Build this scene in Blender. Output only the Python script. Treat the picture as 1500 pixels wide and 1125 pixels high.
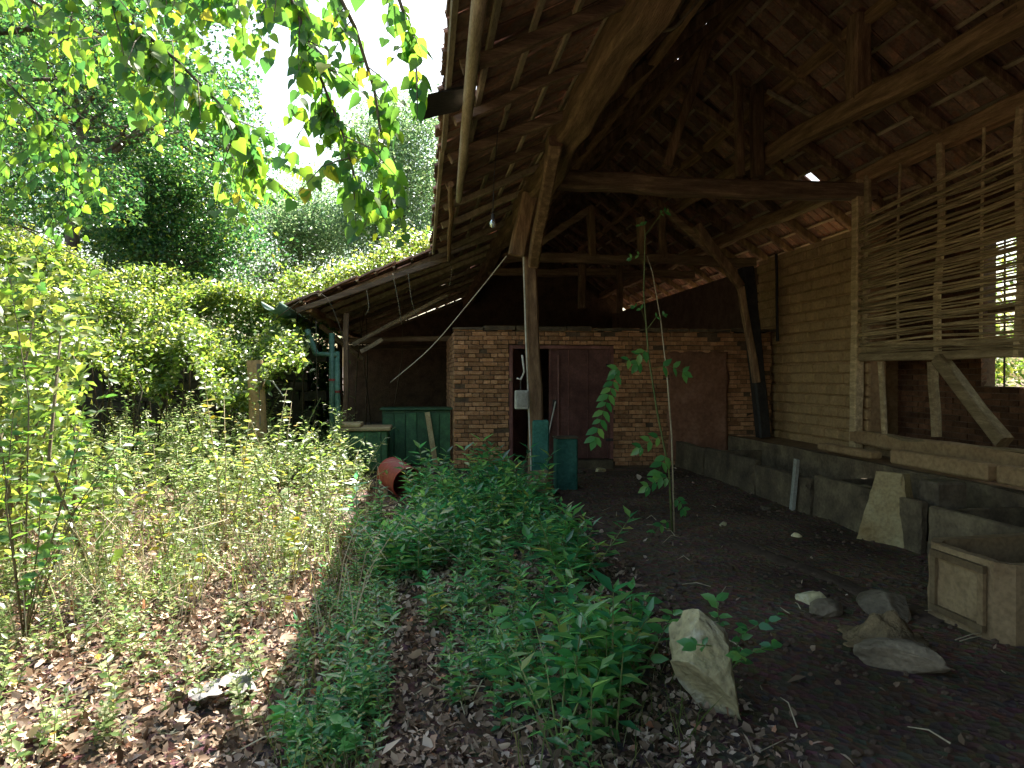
import bpy, math, random
import numpy as np
from mathutils import Vector, Matrix, noise
R = random.Random(7)
NR = np.random.default_rng(11)
rad = math.radians
for o in list(bpy.data.objects): bpy.data.objects.remove(o)
sc = bpy.context.scene
col = sc.collection

# ------------------------------------------------------------------ camera
YAW, PIT, F, EYE = rad(7.41), rad(-0.72), 1000.0, 1.6
cam = bpy.data.objects.new('camera', bpy.data.cameras.new('camera')); col.objects.link(cam)
cam.data.sensor_width = 36; cam.data.lens = 36*F/1500
cam.data.clip_start = 0.05; cam.data.clip_end = 1500
cam.location = (0, 0, EYE); cam.rotation_euler = (math.pi/2 + PIT, 0, -YAW)
sc.camera = cam

# ------------------------------------------------------------------ sky, sun, exposure
SUN_EL, SUN_AZ = rad(55), rad(20)          # azimuth measured from +Y towards +X
w = bpy.data.worlds.new('World'); sc.world = w; w.use_nodes = True
nt = w.node_tree; nt.nodes.clear()
sky = nt.nodes.new('ShaderNodeTexSky'); sky.sky_type = 'NISHITA'; sky.sun_disc = False
sky.sun_elevation = SUN_EL; sky.sun_rotation = SUN_AZ
sky.air_density = 1.6; sky.dust_density = 3.0; sky.ozone_density = 1.0
bg = nt.nodes.new('ShaderNodeBackground'); bg.inputs['Strength'].default_value = 0.066
out = nt.nodes.new('ShaderNodeOutputWorld')
nt.links.new(sky.outputs[0], bg.inputs[0]); nt.links.new(bg.outputs[0], out.inputs[0])
sl = bpy.data.lights.new('sun', 'SUN'); sl.energy = 5.0; sl.angle = rad(0.5); sl.color = (1.0, 0.95, 0.86)
sun = bpy.data.objects.new('sun', sl); col.objects.link(sun)
sd = Vector((math.sin(SUN_AZ)*math.cos(SUN_EL), math.cos(SUN_AZ)*math.cos(SUN_EL), math.sin(SUN_EL)))
sun.rotation_euler = sd.to_track_quat('Z', 'Y').to_euler(); sun.location = (3, 20, 30)
sc.view_settings.view_transform = 'Standard'; sc.view_settings.look = 'None'
sc.view_settings.exposure = 2.5; sc.view_settings.gamma = 1
sc.view_settings.use_curve_mapping = False
sc.cycles.max_bounces = 10; sc.cycles.diffuse_bounces = 6; sc.cycles.transmission_bounces = 6
sc.cycles.sample_clamp_indirect = 8

# ------------------------------------------------------------------ where a direction of view meets a real plane
def ray(x, y):
    u = x-750; v = 562.5-y
    a = F*math.cos(PIT)-v*math.sin(PIT); b = F*math.sin(PIT)+v*math.cos(PIT)
    return Vector((u*math.cos(YAW)+a*math.sin(YAW), a*math.cos(YAW)-u*math.sin(YAW), b))
def atY(x, y, Y): r = ray(x, y); return Vector((0, 0, EYE))+r*(Y/r.y)
def atX(x, y, X): r = ray(x, y); return Vector((0, 0, EYE))+r*(X/r.x)
def atZ(x, y, Z=0): r = ray(x, y); return Vector((0, 0, EYE))+r*((Z-EYE)/r.z)

# ------------------------------------------------------------------ materials
def _mat(name):
    m = bpy.data.materials.new(name); m.use_nodes = True
    n = m.node_tree; b = n.nodes['Principled BSDF']; return m, n, b
def surf(name, c1, c2, c3=None, scale=4, stretch=(1, 1, 1), rough=.85, bump=.3, fine=40, spec=.25, var='obj', varamt=.35, metal=0, coord='Object', detail=6):
    """two- or three-tone noise-mottled surface with fine relief; every piece varies a little"""
    m, n, b = _mat(name); L = n.links.new; N = n.nodes.new
    tc = N('ShaderNodeTexCoord'); mp = N('ShaderNodeMapping'); mp.inputs['Scale'].default_value = stretch
    L(tc.outputs[coord], mp.inputs[0])
    oi = N('ShaderNodeObjectInfo')
    add = N('ShaderNodeVectorMath'); add.operation = 'ADD'
    mul = N('ShaderNodeMath'); mul.operation = 'MULTIPLY'; mul.inputs[1].default_value = 37
    L(oi.outputs['Random'], mul.inputs[0]); L(mp.outputs[0], add.inputs[0]); L(mul.outputs[0], add.inputs[1])
    n1 = N('ShaderNodeTexNoise'); n1.inputs['Scale'].default_value = scale; n1.inputs['Detail'].default_value = detail; n1.inputs['Roughness'].default_value = .65
    L(add.outputs[0], n1.inputs['Vector'])
    cr = N('ShaderNodeValToRGB'); e = cr.color_ramp.elements
    e[0].position = .32; e[0].color = (*c1, 1); e[1].position = .68; e[1].color = (*c2, 1)
    if c3:
        k = cr.color_ramp.elements.new(.5); k.color = (*c3, 1)
    L(n1.outputs['Fac'], cr.inputs[0])
    hs = N('ShaderNodeHueSaturation'); L(cr.outputs[0], hs.inputs['Color'])
    mr = N('ShaderNodeMapRange'); mr.inputs['To Min'].default_value = 1-varamt; mr.inputs['To Max'].default_value = 1+varamt
    if var == 'tint':
        at = N('ShaderNodeAttribute'); at.attribute_name = 'tint'; L(at.outputs['Fac'], mr.inputs['Value'])
    else: L(oi.outputs['Random'], mr.inputs['Value'])
    L(mr.outputs[0], hs.inputs['Value'])
    n2 = N('ShaderNodeTexNoise'); n2.inputs['Scale'].default_value = fine; n2.inputs['Detail'].default_value = 4
    L(add.outputs[0], n2.inputs['Vector'])
    mx = N('ShaderNodeMixRGB'); mx.blend_type = 'MULTIPLY'; mx.inputs[0].default_value = .45
    mr2 = N('ShaderNodeMapRange'); mr2.inputs['From Min'].default_value = .3; mr2.inputs['From Max'].default_value = .6; mr2.inputs['To Min'].default_value = .45; mr2.inputs['To Max'].default_value = 1.15
    L(n2.outputs['Fac'], mr2.inputs['Value']); L(hs.outputs[0], mx.inputs[1]); L(mr2.outputs[0], mx.inputs[2])
    L(mx.outputs[0], b.inputs['Base Color'])
    bp = N('ShaderNodeBump'); bp.inputs['Strength'].default_value = bump; bp.inputs['Distance'].default_value = .02
    L(n2.outputs['Fac'], bp.inputs['Height']); L(bp.outputs[0], b.inputs['Normal'])
    b.inputs['Roughness'].default_value = rough; b.inputs['Specular IOR Level'].default_value = spec; b.inputs['Metallic'].default_value = metal
    return m
def leafy(name, stops, trans, mixf=.5, rough=.42, spec=.5, var='tint'):
    """leaf: reflecting and letting light through; stops = colours picked per leaf"""
    m, n, b = _mat(name); L = n.links.new; N = n.nodes.new
    cr = N('ShaderNodeValToRGB'); cr.color_ramp.interpolation = 'LINEAR'
    e = cr.color_ramp.elements
    while len(e) < len(stops): e.new(.5)
    for i, (p, c) in enumerate(stops): e[i].position = p; e[i].color = (*c, 1)
    cr2 = N('ShaderNodeHueSaturation'); cr2.inputs['Value'].default_value = trans; cr2.inputs['Saturation'].default_value = 1.08; cr2.inputs['Hue'].default_value = .485
    if var == 'tint':
        at = N('ShaderNodeAttribute'); at.attribute_name = 'tint'; L(at.outputs['Fac'], cr.inputs[0])
    else:
        at = N('ShaderNodeObjectInfo'); L(at.outputs['Random'], cr.inputs[0])
    L(cr.outputs[0], b.inputs['Base Color']); L(cr.outputs[0], cr2.inputs['Color'])
    b.inputs['Roughness'].default_value = rough; b.inputs['Specular IOR Level'].default_value = spec
    tr = N('ShaderNodeBsdfTranslucent'); L(cr2.outputs[0], tr.inputs['Color'])
    mx = N('ShaderNodeMixShader'); mx.inputs[0].default_value = mixf
    L(b.outputs[0], mx.inputs[1]); L(tr.outputs[0], mx.inputs[2])
    L(mx.outputs[0], n.nodes['Material Output'].inputs['Surface'])
    return m
M = {}
M['wood'] = surf('old_timber', (.11, .068, .038), (.36, .23, .125), (.20, .125, .07), scale=3, stretch=(4, 4, .6), fine=30, bump=.5)
M['woodY'] = surf('old_timber_lengthwise', (.14, .085, .043), (.44, .275, .14), (.27, .165, .085), scale=3, stretch=(5, .5, 5), fine=26, bump=.5)
M['woodX'] = surf('old_timber_across', (.10, .068, .042), (.30, .205, .12), (.18, .12, .075), scale=3, stretch=(.5, 5, 5), fine=26, bump=.5)
M['lath'] = surf('sawn_lath', (.20, .155, .10), (.44, .35, .23), scale=3, stretch=(4, .7, 4), fine=30, bump=.3, varamt=.45)
M['rod'] = surf('peeled_rod', (.26, .19, .10), (.56, .43, .24), (.38, .28, .15), scale=3, stretch=(6, .8, 6), fine=22, bump=.3, varamt=.4)
M['tile'] = surf('clay_tile', (.29, .13, .075), (.42, .22, .14), (.22, .15, .11), scale=5, fine=30, bump=.3, varamt=.5, rough=.9)
M['tiles'] = surf('clay_tile_field', (.29, .13, .075), (.42, .22, .14), (.22, .15, .11), scale=5, fine=30, bump=.3, varamt=.5, rough=.9, var='tint')
M['brick'] = surf('clay_brick', (.29, .135, .06), (.46, .27, .14), (.37, .19, .09), scale=9, fine=50, bump=.35, varamt=.42, rough=.92)
M['bricks'] = surf('clay_brick_field', (.29, .135, .06), (.46, .27, .14), (.37, .19, .09), scale=5, fine=50, bump=.35, varamt=.42, rough=.92, var='tint')
M['mortar'] = surf('lime_mortar', (.09, .06, .036), (.19, .125, .075), scale=6, fine=40, bump=.4)
M['adobe'] = surf('mud_brick', (.33, .21, .10), (.47, .31, .15), (.39, .26, .125), scale=4, fine=24, bump=.5, varamt=.09, rough=.95)
M['mud'] = surf('mud_render', (.25, .155, .075), (.38, .255, .13), scale=3, fine=20, bump=.6, rough=.95)
M['concrete'] = surf('rough_concrete', (.065, .048, .03), (.20, .155, .09), (.12, .09, .055), scale=3, fine=30, bump=.4)
M['slab'] = surf('yellowed_slab', (.21, .135, .055), (.36, .30, .16), scale=2.4, fine=34, bump=.3)
M['terra'] = surf('trough_concrete', (.17, .11, .055), (.27, .19, .10), scale=3, fine=34, bump=.35)
M['rock'] = surf('pale_limestone', (.42, .36, .20), (.74, .71, .56), (.58, .50, .27), scale=4, fine=26, bump=.8)
M['stone'] = surf('brown_stone', (.09, .07, .045), (.22, .175, .115), scale=5, fine=26, bump=.6)
M['zinc'] = surf('green_painted_gutter', (.06, .15, .09), (.16, .29, .19), (.10, .21, .13), scale=5, fine=40, bump=.15, rough=.5, spec=.5)
M['green'] = surf('green_paint', (.014, .075, .028), (.05, .17, .06), (.03, .10, .04), scale=5, fine=30, bump=.2, rough=.55, spec=.4)
M['teal'] = surf('teal_post_paint', (.015, .085, .065), (.05, .16, .12), scale=6, fine=30, bump=.3, rough=.6)
M['red'] = surf('rusty_red_drum', (.24, .03, .022), (.42, .07, .05), (.30, .045, .035), scale=6, fine=40, bump=.2, rough=.6, spec=.4)
M['rust'] = surf('red_brown_steel_door', (.10, .035, .025), (.25, .11, .085), (.16, .065, .05), scale=3, fine=30, bump=.15, rough=.6, spec=.4)
M['pale'] = surf('weathered_pale_board', (.32, .31, .26), (.52, .51, .44), scale=5, fine=30, bump=.2)
M['white'] = surf('dirty_white_plastic', (.06, .055, .05), (.34, .32, .29), scale=16, fine=20, bump=.2, rough=.5)
M['sack'] = surf('jute_sacking', (.09, .062, .030), (.21, .15, .075), scale=8, fine=90, bump=.5)
M['cord'] = surf('pale_cord', (.36, .32, .25), (.55, .50, .40), scale=10, fine=60, bump=.2)
M['dark'] = surf('blackened_metal', (.02, .02, .02), (.05, .045, .04), scale=6, fine=30, bump=.2, rough=.6)
M['bark'] = surf('tree_bark', (.07, .055, .04), (.20, .17, .13), scale=5, stretch=(3, 3, .7), fine=24, bump=.9)
M['twig'] = surf('twig_bark', (.07, .06, .035), (.16, .13, .075), scale=12, fine=50, bump=.2)
M['stemg'] = surf('green_stem', (.10, .15, .04), (.22, .24, .09), scale=12, fine=50, bump=.2, rough=.6)
M['straw'] = surf('dry_straw', (.30, .24, .14), (.50, .43, .28), scale=12, fine=50, bump=.2, rough=.8)
g = bpy.data.materials.new('clear_glass'); g.use_nodes = True
gb = g.node_tree.nodes['Principled BSDF']; gb.inputs['Transmission Weight'].default_value = .9; gb.inputs['Roughness'].default_value = .15; gb.inputs['Base Color'].default_value = (.8, .85, .8, 1); M['glass'] = g
G1 = [(0, (.014, .05, .020)), (.5, (.032, .095, .028)), (.92, (.075, .145, .03)), (1, (.17, .19, .03))]
M['treeleaf'] = leafy('tree_leaves', G1, 2.5, rough=.33)
M['hazeleaf'] = leafy('haze_tinted_leaves', [(0, (.05, .11, .055)), (.6, (.11, .18, .08)), (1, (.20, .27, .13))], 2.8)  # paleness imitates bright haze over the distant trees
M['vineleaf'] = leafy('creeper_leaves', [(0, (.045, .095, .018)), (.6, (.10, .16, .03)), (1, (.19, .21, .045))], 2.7, rough=.38)
M['heartleaf'] = leafy('heart_leaves', [(0, (.025, .085, .022)), (.6, (.065, .14, .022)), (.97, (.11, .19, .025)), (1, (.26, .24, .03))], 3.4, mixf=.55, var='obj')
M['nettle'] = leafy('nettle_leaves', [(0, (.025, .12, .055)), (.3, (.06, .23, .10)), (.65, (.10, .28, .08)), (.93, (.20, .36, .10)), (1, (.34, .32, .08))], 2.3, rough=.3, spec=.65)
M['nettleobj'] = leafy('shade_plant_leaves', [(0, (.05, .20, .07)), (.6, (.11, .31, .10)), (1, (.19, .38, .10))], 2.3, rough=.3, spec=.65, var='obj')
M['weed'] = leafy('sunny_weed_leaves', [(0, (.04, .09, .025)), (.35, (.10, .17, .045)), (.7, (.19, .24, .09)), (.95, (.34, .36, .22)), (1, (.42, .30, .06))], 2.4, rough=.3)
M['grassleaf'] = leafy('grass_blades', [(0, (.05, .09, .025)), (.6, (.10, .14, .04)), (1, (.24, .22, .09))], 1.8)
M['deadleaf'] = leafy('dead_leaves', [(0, (.08, .052, .032)), (.4, (.20, .135, .085)), (.7, (.38, .275, .19)), (.93, (.62, .50, .38)), (1, (.40, .17, .08))], 1.1, mixf=.15, rough=.7, spec=.2)
M['darkbrick'] = surf('dark_brown_brick', (.085, .04, .022), (.19, .095, .05), scale=5, fine=50, bump=.35, varamt=.4, var='tint')  # brick in darker brown tones for the outer wall
M['plaster'] = surf('red_brown_plaster', (.17, .085, .05), (.30, .16, .10), (.24, .115, .065), scale=2.5, fine=18, bump=.4)
M['clod'] = surf('dry_clods', (.07, .045, .03), (.15, .10, .065), scale=4, fine=26, bump=.6)
M['gloomstone'] = surf('gloom_dark_stone', (.018, .022, .014), (.055, .05, .035), scale=4, fine=26, bump=.6)  # near-black colour stands in for the gloom under the creeper

def ground_mat():
    m, n, b = _mat('earth'); L = n.links.new; N = n.nodes.new
    tc = N('ShaderNodeTexCoord')
    n1 = N('ShaderNodeTexNoise'); n1.inputs['Scale'].default_value = 1.1; n1.inputs['Detail'].default_value = 8; L(tc.outputs['Object'], n1.inputs['Vector'])
    n2 = N('ShaderNodeTexNoise'); n2.inputs['Scale'].default_value = 28; n2.inputs['Detail'].default_value = 6; n2.inputs['Roughness'].default_value = .7; L(tc.outputs['Object'], n2.inputs['Vector'])
    vo = N('ShaderNodeTexVoronoi'); vo.inputs['Scale'].default_value = 22; L(tc.outputs['Object'], vo.inputs['Vector'])
    r1 = N('ShaderNodeValToRGB'); r1.color_ramp.elements[0].color = (.050, .032, .020, 1); r1.color_ramp.elements[1].color = (.16, .11, .085, 1)
    r1.color_ramp.elements[0].position = .3; r1.color_ramp.elements[1].position = .7; L(n2.outputs['Fac'], r1.inputs[0])
    r2 = N('ShaderNodeValToRGB'); r2.color_ramp.elements[0].color = (.085, .054, .034, 1); r2.color_ramp.elements[1].color = (.22, .145, .09, 1)
    r2.color_ramp.elements[0].position = .35; r2.color_ramp.elements[1].position = .7; L(n1.outputs['Fac'], r2.inputs[0])
    sx = N('ShaderNodeSeparateXYZ'); L(tc.outputs['Object'], sx.inputs[0])
    mr = N('ShaderNodeMapRange'); mr.inputs['From Min'].default_value = 1.0; mr.inputs['From Max'].default_value = 2.2; L(sx.outputs[0], mr.inputs['Value'])
    mx = N('ShaderNodeMixRGB'); L(mr.outputs[0], mx.inputs[0]); L(r1.outputs[0], mx.inputs[1]); L(r2.outputs[0], mx.inputs[2])
    m2 = N('ShaderNodeMixRGB'); m2.blend_type = 'MULTIPLY'; m2.inputs[0].default_value = .5; L(mx.outputs[0], m2.inputs[1]); L(vo.outputs['Color'], m2.inputs[2])
    L(m2.outputs[0], b.inputs['Base Color'])
    ad = N('ShaderNodeMath'); L(n2.outputs['Fac'], ad.inputs[0]); L(vo.outputs['Distance'], ad.inputs[1])
    bp = N('ShaderNodeBump'); bp.inputs['Strength'].default_value = .8; bp.inputs['Distance'].default_value = .03; L(ad.outputs[0], bp.inputs['Height']); L(bp.outputs[0], b.inputs['Normal'])
    b.inputs['Roughness'].default_value = .9; b.inputs['Specular IOR Level'].default_value = .25
    return m
M['earth'] = ground_mat()

# ------------------------------------------------------------------ mesh helpers
class MB:
    """collects shapes for one mesh"""
    def __init__(s): s.v = []; s.f = []; s.t = []
    def add(s, v, f, tint=None, mtx=None):
        o = len(s.v)
        s.v += [tuple(mtx @ Vector(p)) for p in v] if mtx is not None else [tuple(p) for p in v]
        s.f += [tuple(i+o for i in q) for q in f]
        s.t += [R.random() if tint is None else tint]*len(v); return s
    def mesh(s, name, mat, smooth=False):
        me = bpy.data.meshes.new(name); me.from_pydata(s.v, [], s.f)
        if mat: me.materials.append(mat)
        at = me.attributes.new('tint', 'FLOAT', 'POINT'); at.data.foreach_set('value', s.t)
        if smooth: me.polygons.foreach_set('use_smooth', [True]*len(me.polygons))
        me.update(); return me
    def build(s, name, mat, parent=None, smooth=False, **kw):
        return link(name, s.mesh(name, mat, smooth), parent, **kw)
def link(name, data, parent=None, mtx=None, label=None, cat=None, group=None, kind=None):
    o = bpy.data.objects.new(name, data); col.objects.link(o)
    if parent: o.parent = parent
    if mtx is not None: o.matrix_basis = mtx
    for k, v in (('label', label), ('category', cat), ('group', group), ('kind', kind)):
        if v: o[k] = v
    return o
def thing(name, label, cat, group=None, loc=(0, 0, 0)):
    return link(name, None, None, Matrix.Translation(loc), label, cat, group)
def box(x0, x1, y0, y1, z0, z1):
    v = [(x, y, z) for x in (x0, x1) for y in (y0, y1) for z in (z0, z1)]
    return v, [(0, 1, 3, 2), (4, 6, 7, 5), (0, 4, 5, 1), (2, 3, 7, 6), (0, 2, 6, 4), (1, 5, 7, 3)]
def rbox(x0, x1, y0, y1, z0, z1, j):
    v, f = box(x0, x1, y0, y1, z0, z1)
    return [(a+R.uniform(-j, j), b+R.uniform(-j, j), c+R.uniform(-j, j)) for a, b, c in v], f
def bbox(x0, x1, y0, y1, z0, z1, b):
    """box with all edges chamfered by b"""
    v = []; 
    for sx, x in ((1, x0), (-1, x1)):
        for sy, y in ((1, y0), (-1, y1)):
            for sz, z in ((1, z0), (-1, z1)):
                v += [(x, y+sy*b, z+sz*b), (x+sx*b, y, z+sz*b), (x+sx*b, y+sy*b, z)]
    I = lambda i, j, k, a: (i*4+j*2+k)*3+a
    f = []
    for a in range(3):
        for s in (0, 1):
            def idx(p, q):
                c = [0, 0, 0]; c[a] = s; c[(a+1) % 3] = p; c[(a+2) % 3] = q; return I(*c, a)
            q = (idx(0, 0), idx(1, 0), idx(1, 1), idx(0, 1)); f.append(q if s else q[::-1])
    for a in range(3):           # edges running along a
        b_, c_ = (a+1) % 3, (a+2) % 3
        for p in (0, 1):
            for q in (0, 1):
                c0 = [0, 0, 0]; c0[b_] = p; c0[c_] = q; c1 = list(c0); c1[a] = 1
                qd = (I(*c0, b_), I(*c1, b_), I(*c1, c_), I(*c0, c_)); f.append(qd)
    for i in (0, 1):
        for j in (0, 1):
            for k in (0, 1): f.append((I(i, j, k, 0), I(i, j, k, 1), I(i, j, k, 2)))
    return v, f
def tube(pts, rads, n=6, closed=True, flat=1.0, rot=0.0, angs=None):
    pts = [Vector(p) for p in pts]
    if not hasattr(rads, '__len__'): rads = [rads]*len(pts)
    v = []; f = []; up = None
    for i, p in enumerate(pts):
        d = (pts[min(i+1, len(pts)-1)]-pts[max(i-1, 0)])
        d = d.normalized() if d.length > 1e-9 else Vector((0, 0, 1))
        if up is None: up = Vector((0, 0, 1)) if abs(d.z) < .9 else Vector((1, 0, 0))
        a = d.cross(up)
        a = a.normalized() if a.length > 1e-6 else Vector((1, 0, 0))
        bb = a.cross(d).normalized(); up = bb
        for k in range(n):
            t = angs[k] if angs else 2*math.pi*k/n+rot
            v.append(p+a*math.cos(t)*rads[i]+bb*math.sin(t)*rads[i]*flat)
    for i in range(len(pts)-1):
        for k in range(n):
            a0 = i*n+k; a1 = i*n+(k+1) % n
            f.append((a0, a1, a1+n, a0+n))
    if closed: f.append(tuple(range(n))[::-1]); f.append(tuple((len(pts)-1)*n+k for k in range(n)))
    return v, f
def beamshape(p0, p1, w, wob=.012, seg=None, sag=0, n=8, sq=True, taper=1.0):
    """rough-hewn squared timber from p0 to p1, waney and a little crooked"""
    p0 = Vector(p0); p1 = Vector(p1); L_ = (p1-p0).length
    seg = seg or max(3, int(L_/.35))
    pts = []; rs = []; ph = R.random()*50
    for i in range(seg+1):
        t = i/seg; p = p0.lerp(p1, t)
        if 0 < i < seg: p = p+noise.noise_vector(Vector((ph, t*L_*.9, 0)))*wob*2.2
        p.z -= sag*math.sin(math.pi*t)
        pts.append(p); rs.append(w*.5*(1+(taper-1)*t)*(1+.10*noise.noise(Vector((ph+9, t*L_*2, 0)))))
    v, f = tube(pts, rs, n, rot=math.pi/n, angs=[rad(a+d) for a in (45, 135, 225, 315) for d in (-9, 9)] if sq else None)
    if sq and n == 8:      # square up: push diagonal vertices out
        out_ = []
        for i, p in enumerate(v):
            c = pts[i//8]; out_.append(c+(p-c)*1.33*(1+R.uniform(-.03, .03)))
        v = out_
    return v, f
def beam(name, p0, p1, w, mat, parent=None, **kw):
    return MB().add(*beamshape(p0, p1, w, **kw)).build(name, mat, parent)
def blob(center, size, seed, sub=4, rough=.25, freq=1.3, cutz=None, facet=False):
    import bmesh
    bm = bmesh.new(); bmesh.ops.create_icosphere(bm, subdivisions=sub, radius=1)
    v = []
    for q in bm.verts:
        p = q.co.copy(); d = noise.fractal(p*freq+Vector((seed, seed*.7, 0)), .8, 2.2, 4)
        if facet:     # chop with planes for a broken stone
            for k in range(9):
                rr = random.Random(seed*31+k); nn = Vector((rr.gauss(0, 1), rr.gauss(0, 1), rr.gauss(0, 1))).normalized()
                h = p.dot(nn)-rr.uniform(.5, .8)
                if h > 0: p -= nn*h
        p *= 1+rough*d+.25*rough*noise.fractal(q.co*6+Vector((seed, 1, 2)), .8, 2, 3)
        v.append((center[0]+p.x*size[0], center[1]+p.y*size[1], center[2]+p.z*size[2]))
    f = [tuple(x.index for x in q.verts) for q in bm.faces]; bm.free()
    return v, f

def roughen(o, cuts=5, amt=.012, freq=5, chip=.03):
    """subdivide a plain block and wear it: uneven faces, nibbled edges"""
    import bmesh
    bm = bmesh.new(); bm.from_mesh(o.data)
    bmesh.ops.subdivide_edges(bm, edges=bm.edges[:], cuts=cuts, use_grid_fill=True); bm.normal_update()
    ph = R.random()*40
    for q in bm.verts:
        p = q.co*freq+Vector((ph, 0, 0)); sh = 1 if len(q.link_faces) and min((f.normal.dot(q.normal) for f in q.link_faces)) < .9 else 0
        d = amt*noise.fractal(p, .9, 2, 3)
        if sh: d -= chip*max(0, noise.noise(p*1.7+Vector((9, 9, 9)))-.12)
        q.co += q.normal*d
    bm.to_mesh(o.data); bm.free(); o.data.update(); return o
# leaf templates: x across, y along, z out of the leaf
LT = {
 'ov': ([(0, 0, 0), (-.28, .45, .07), (0, 1, -.06), (.28, .45, .07)], [(0, 1, 2), (0, 2, 3)]),
 'lance': ([(0, 0, 0), (-.19, .38, .05), (0, 1, -.10), (.19, .38, .05)], [(0, 1, 2), (0, 2, 3)]),
 'oval6': ([(0, 0, 0), (-.24, .25, .05), (-.22, .62, .05), (0, 1, -.08), (.22, .62, .05), (.24, .25, .05), (0, .45, 0)], [(0, 6, 1), (1, 6, 2), (2, 6, 3), (3, 6, 4), (4, 6, 5), (5, 6, 0)]),
 'heart': ([(0, 0, 0), (-.22, -.10, .02), (-.44, .06, .07), (-.46, .30, .08), (-.28, .62, .03), (0, 1.02, -.10), (.28, .62, .03), (.46, .30, .08), (.44, .06, .07), (.22, -.10, .02), (0, .35, -.02)],
           [(0, 10, 1), (1, 10, 2), (2, 10, 3), (3, 10, 4), (4, 10, 5), (5, 10, 6), (6, 10, 7), (7, 10, 8), (8, 10, 9), (9, 10, 0)]),
 'grass': ([(-.014, 0, 0), (.014, 0, 0), (-.012, .5, .04), (.012, .5, .04), (0, 1, .2)], [(0, 1, 3, 2), (2, 3, 4)]),
 'curl': ([(-.30, 0, .10), (0, .1, 0), (.32, .05, .16), (-.36, .5, .18), (0, .5, .02), (.34, .55, .10), (-.1, .95, .10), (.05, 1.08, .20), (.16, .85, .22)],
          [(0, 1, 4, 3), (1, 2, 5, 4), (3, 4, 7, 6), (4, 5, 8, 7)]),
}
def cloud(P, size, tmpl, nrm=None, spread=1.0, down=None, tint=None):
    """numpy: one leaf per point. nrm: preferred normal; down: preferred leaf axis"""
    N_ = len(P); tv, tf = LT[tmpl]; tv = np.array(tv, dtype=np.float64)
    n = NR.normal(size=(N_, 3))*spread + (np.array(nrm) if nrm is not None else np.array((0, 0, 1.)))
    n /= np.linalg.norm(n, axis=1)[:, None]+1e-9
    d = NR.normal(size=(N_, 3))*.6 + (np.array(down) if down is not None else 0)
    d -= (d*n).sum(1)[:, None]*n; d /= np.linalg.norm(d, axis=1)[:, None]+1e-9
    a = np.cross(d, n)
    s = np.broadcast_to(np.asarray(size, dtype=np.float64), (N_,))*NR.uniform(.65, 1.3, N_)
    V = P[:, None, :] + s[:, None, None]*(tv[None, :, 0:1]*a[:, None]+tv[None, :, 1:2]*d[:, None]+tv[None, :, 2:3]*n[:, None])
    T = np.repeat(NR.random(N_) if tint is None else tint, len(tv))
    return V.reshape(-1, 3), tf, len(tv), N_, T
def cloud_mesh(name, clouds, mat):
    VV = []; TT = []; LI = []; LS = []; LC = []; off = 0; lo = 0
    for V, tf, k, N_, T in clouds:
        VV.append(V); TT.append(T)
        flat = np.array([i for q in tf for i in q]); cnt = np.array([len(q) for q in tf])
        LI.append((flat[None, :]+(np.arange(N_)*k)[:, None]).ravel()+off)
        LC.append(np.tile(cnt, N_)); off += len(V)
    VV = np.concatenate(VV); TT = np.concatenate(TT); LI = np.concatenate(LI); LC = np.concatenate(LC)
    LS = np.concatenate(([0], np.cumsum(LC)[:-1]))
    me = bpy.data.meshes.new(name); me.vertices.add(len(VV)); me.vertices.foreach_set('co', VV.ravel().astype(np.float32))
    me.loops.add(len(LI)); me.loops.foreach_set('vertex_index', LI.astype(np.int32))
    me.polygons.add(len(LC)); me.polygons.foreach_set('loop_start', LS.astype(np.int32))
    me.materials.append(mat)
    at = me.attributes.new('tint', 'FLOAT', 'POINT'); at.data.foreach_set('value', TT.astype(np.float32))
    me.update(calc_edges=True); me.validate(); return me

# ------------------------------------------------------------------ ground
def gh(x, y):
    h = .05*noise.noise(Vector((x*.45, y*.45, 3)))+.022*noise.noise(Vector((x*1.7, y*1.7, 8)))
    if -8 < x < 9 and -1 < y < 14: h += .012*noise.noise(Vector((x*6, y*6, 1)))
    d = math.hypot(x, y)
    if y > 24: h += (y-24)*.03*min(1, max(0, (12-abs(x))/12+1))
    if x < -9: h += min(2.5, (-9-x)*.12)
    return h
def axis(lo, hi, a, b, fine):
    out_ = []; t = a
    while t < b: out_.append(t); t += fine
    s = fine; t = b
    while t < hi: out_.append(t); s *= 1.22; t += s
    out_.append(hi); s = fine; t = a-fine
    while t > lo: out_.append(t); s *= 1.22; t -= s
    out_.append(lo); return sorted(out_)
xs = axis(-220, 220, -6, 8, .10); ys = axis(-120, 320, 1.5, 13, .10)
gv = [(x, y, gh(x, y)) for y in ys for x in xs]; nx = len(xs)
gf = [(j*nx+i, j*nx+i+1, (j+1)*nx+i+1, (j+1)*nx+i) for j in range(len(ys)-1) for i in range(nx-1)]
gm = bpy.data.meshes.new('ground'); gm.from_pydata(gv, [], gf); gm.materials.append(M['earth'])
gm.polygons.foreach_set('use_smooth', [True]*len(gm.polygons))
link('ground', gm, kind='structure')

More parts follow.
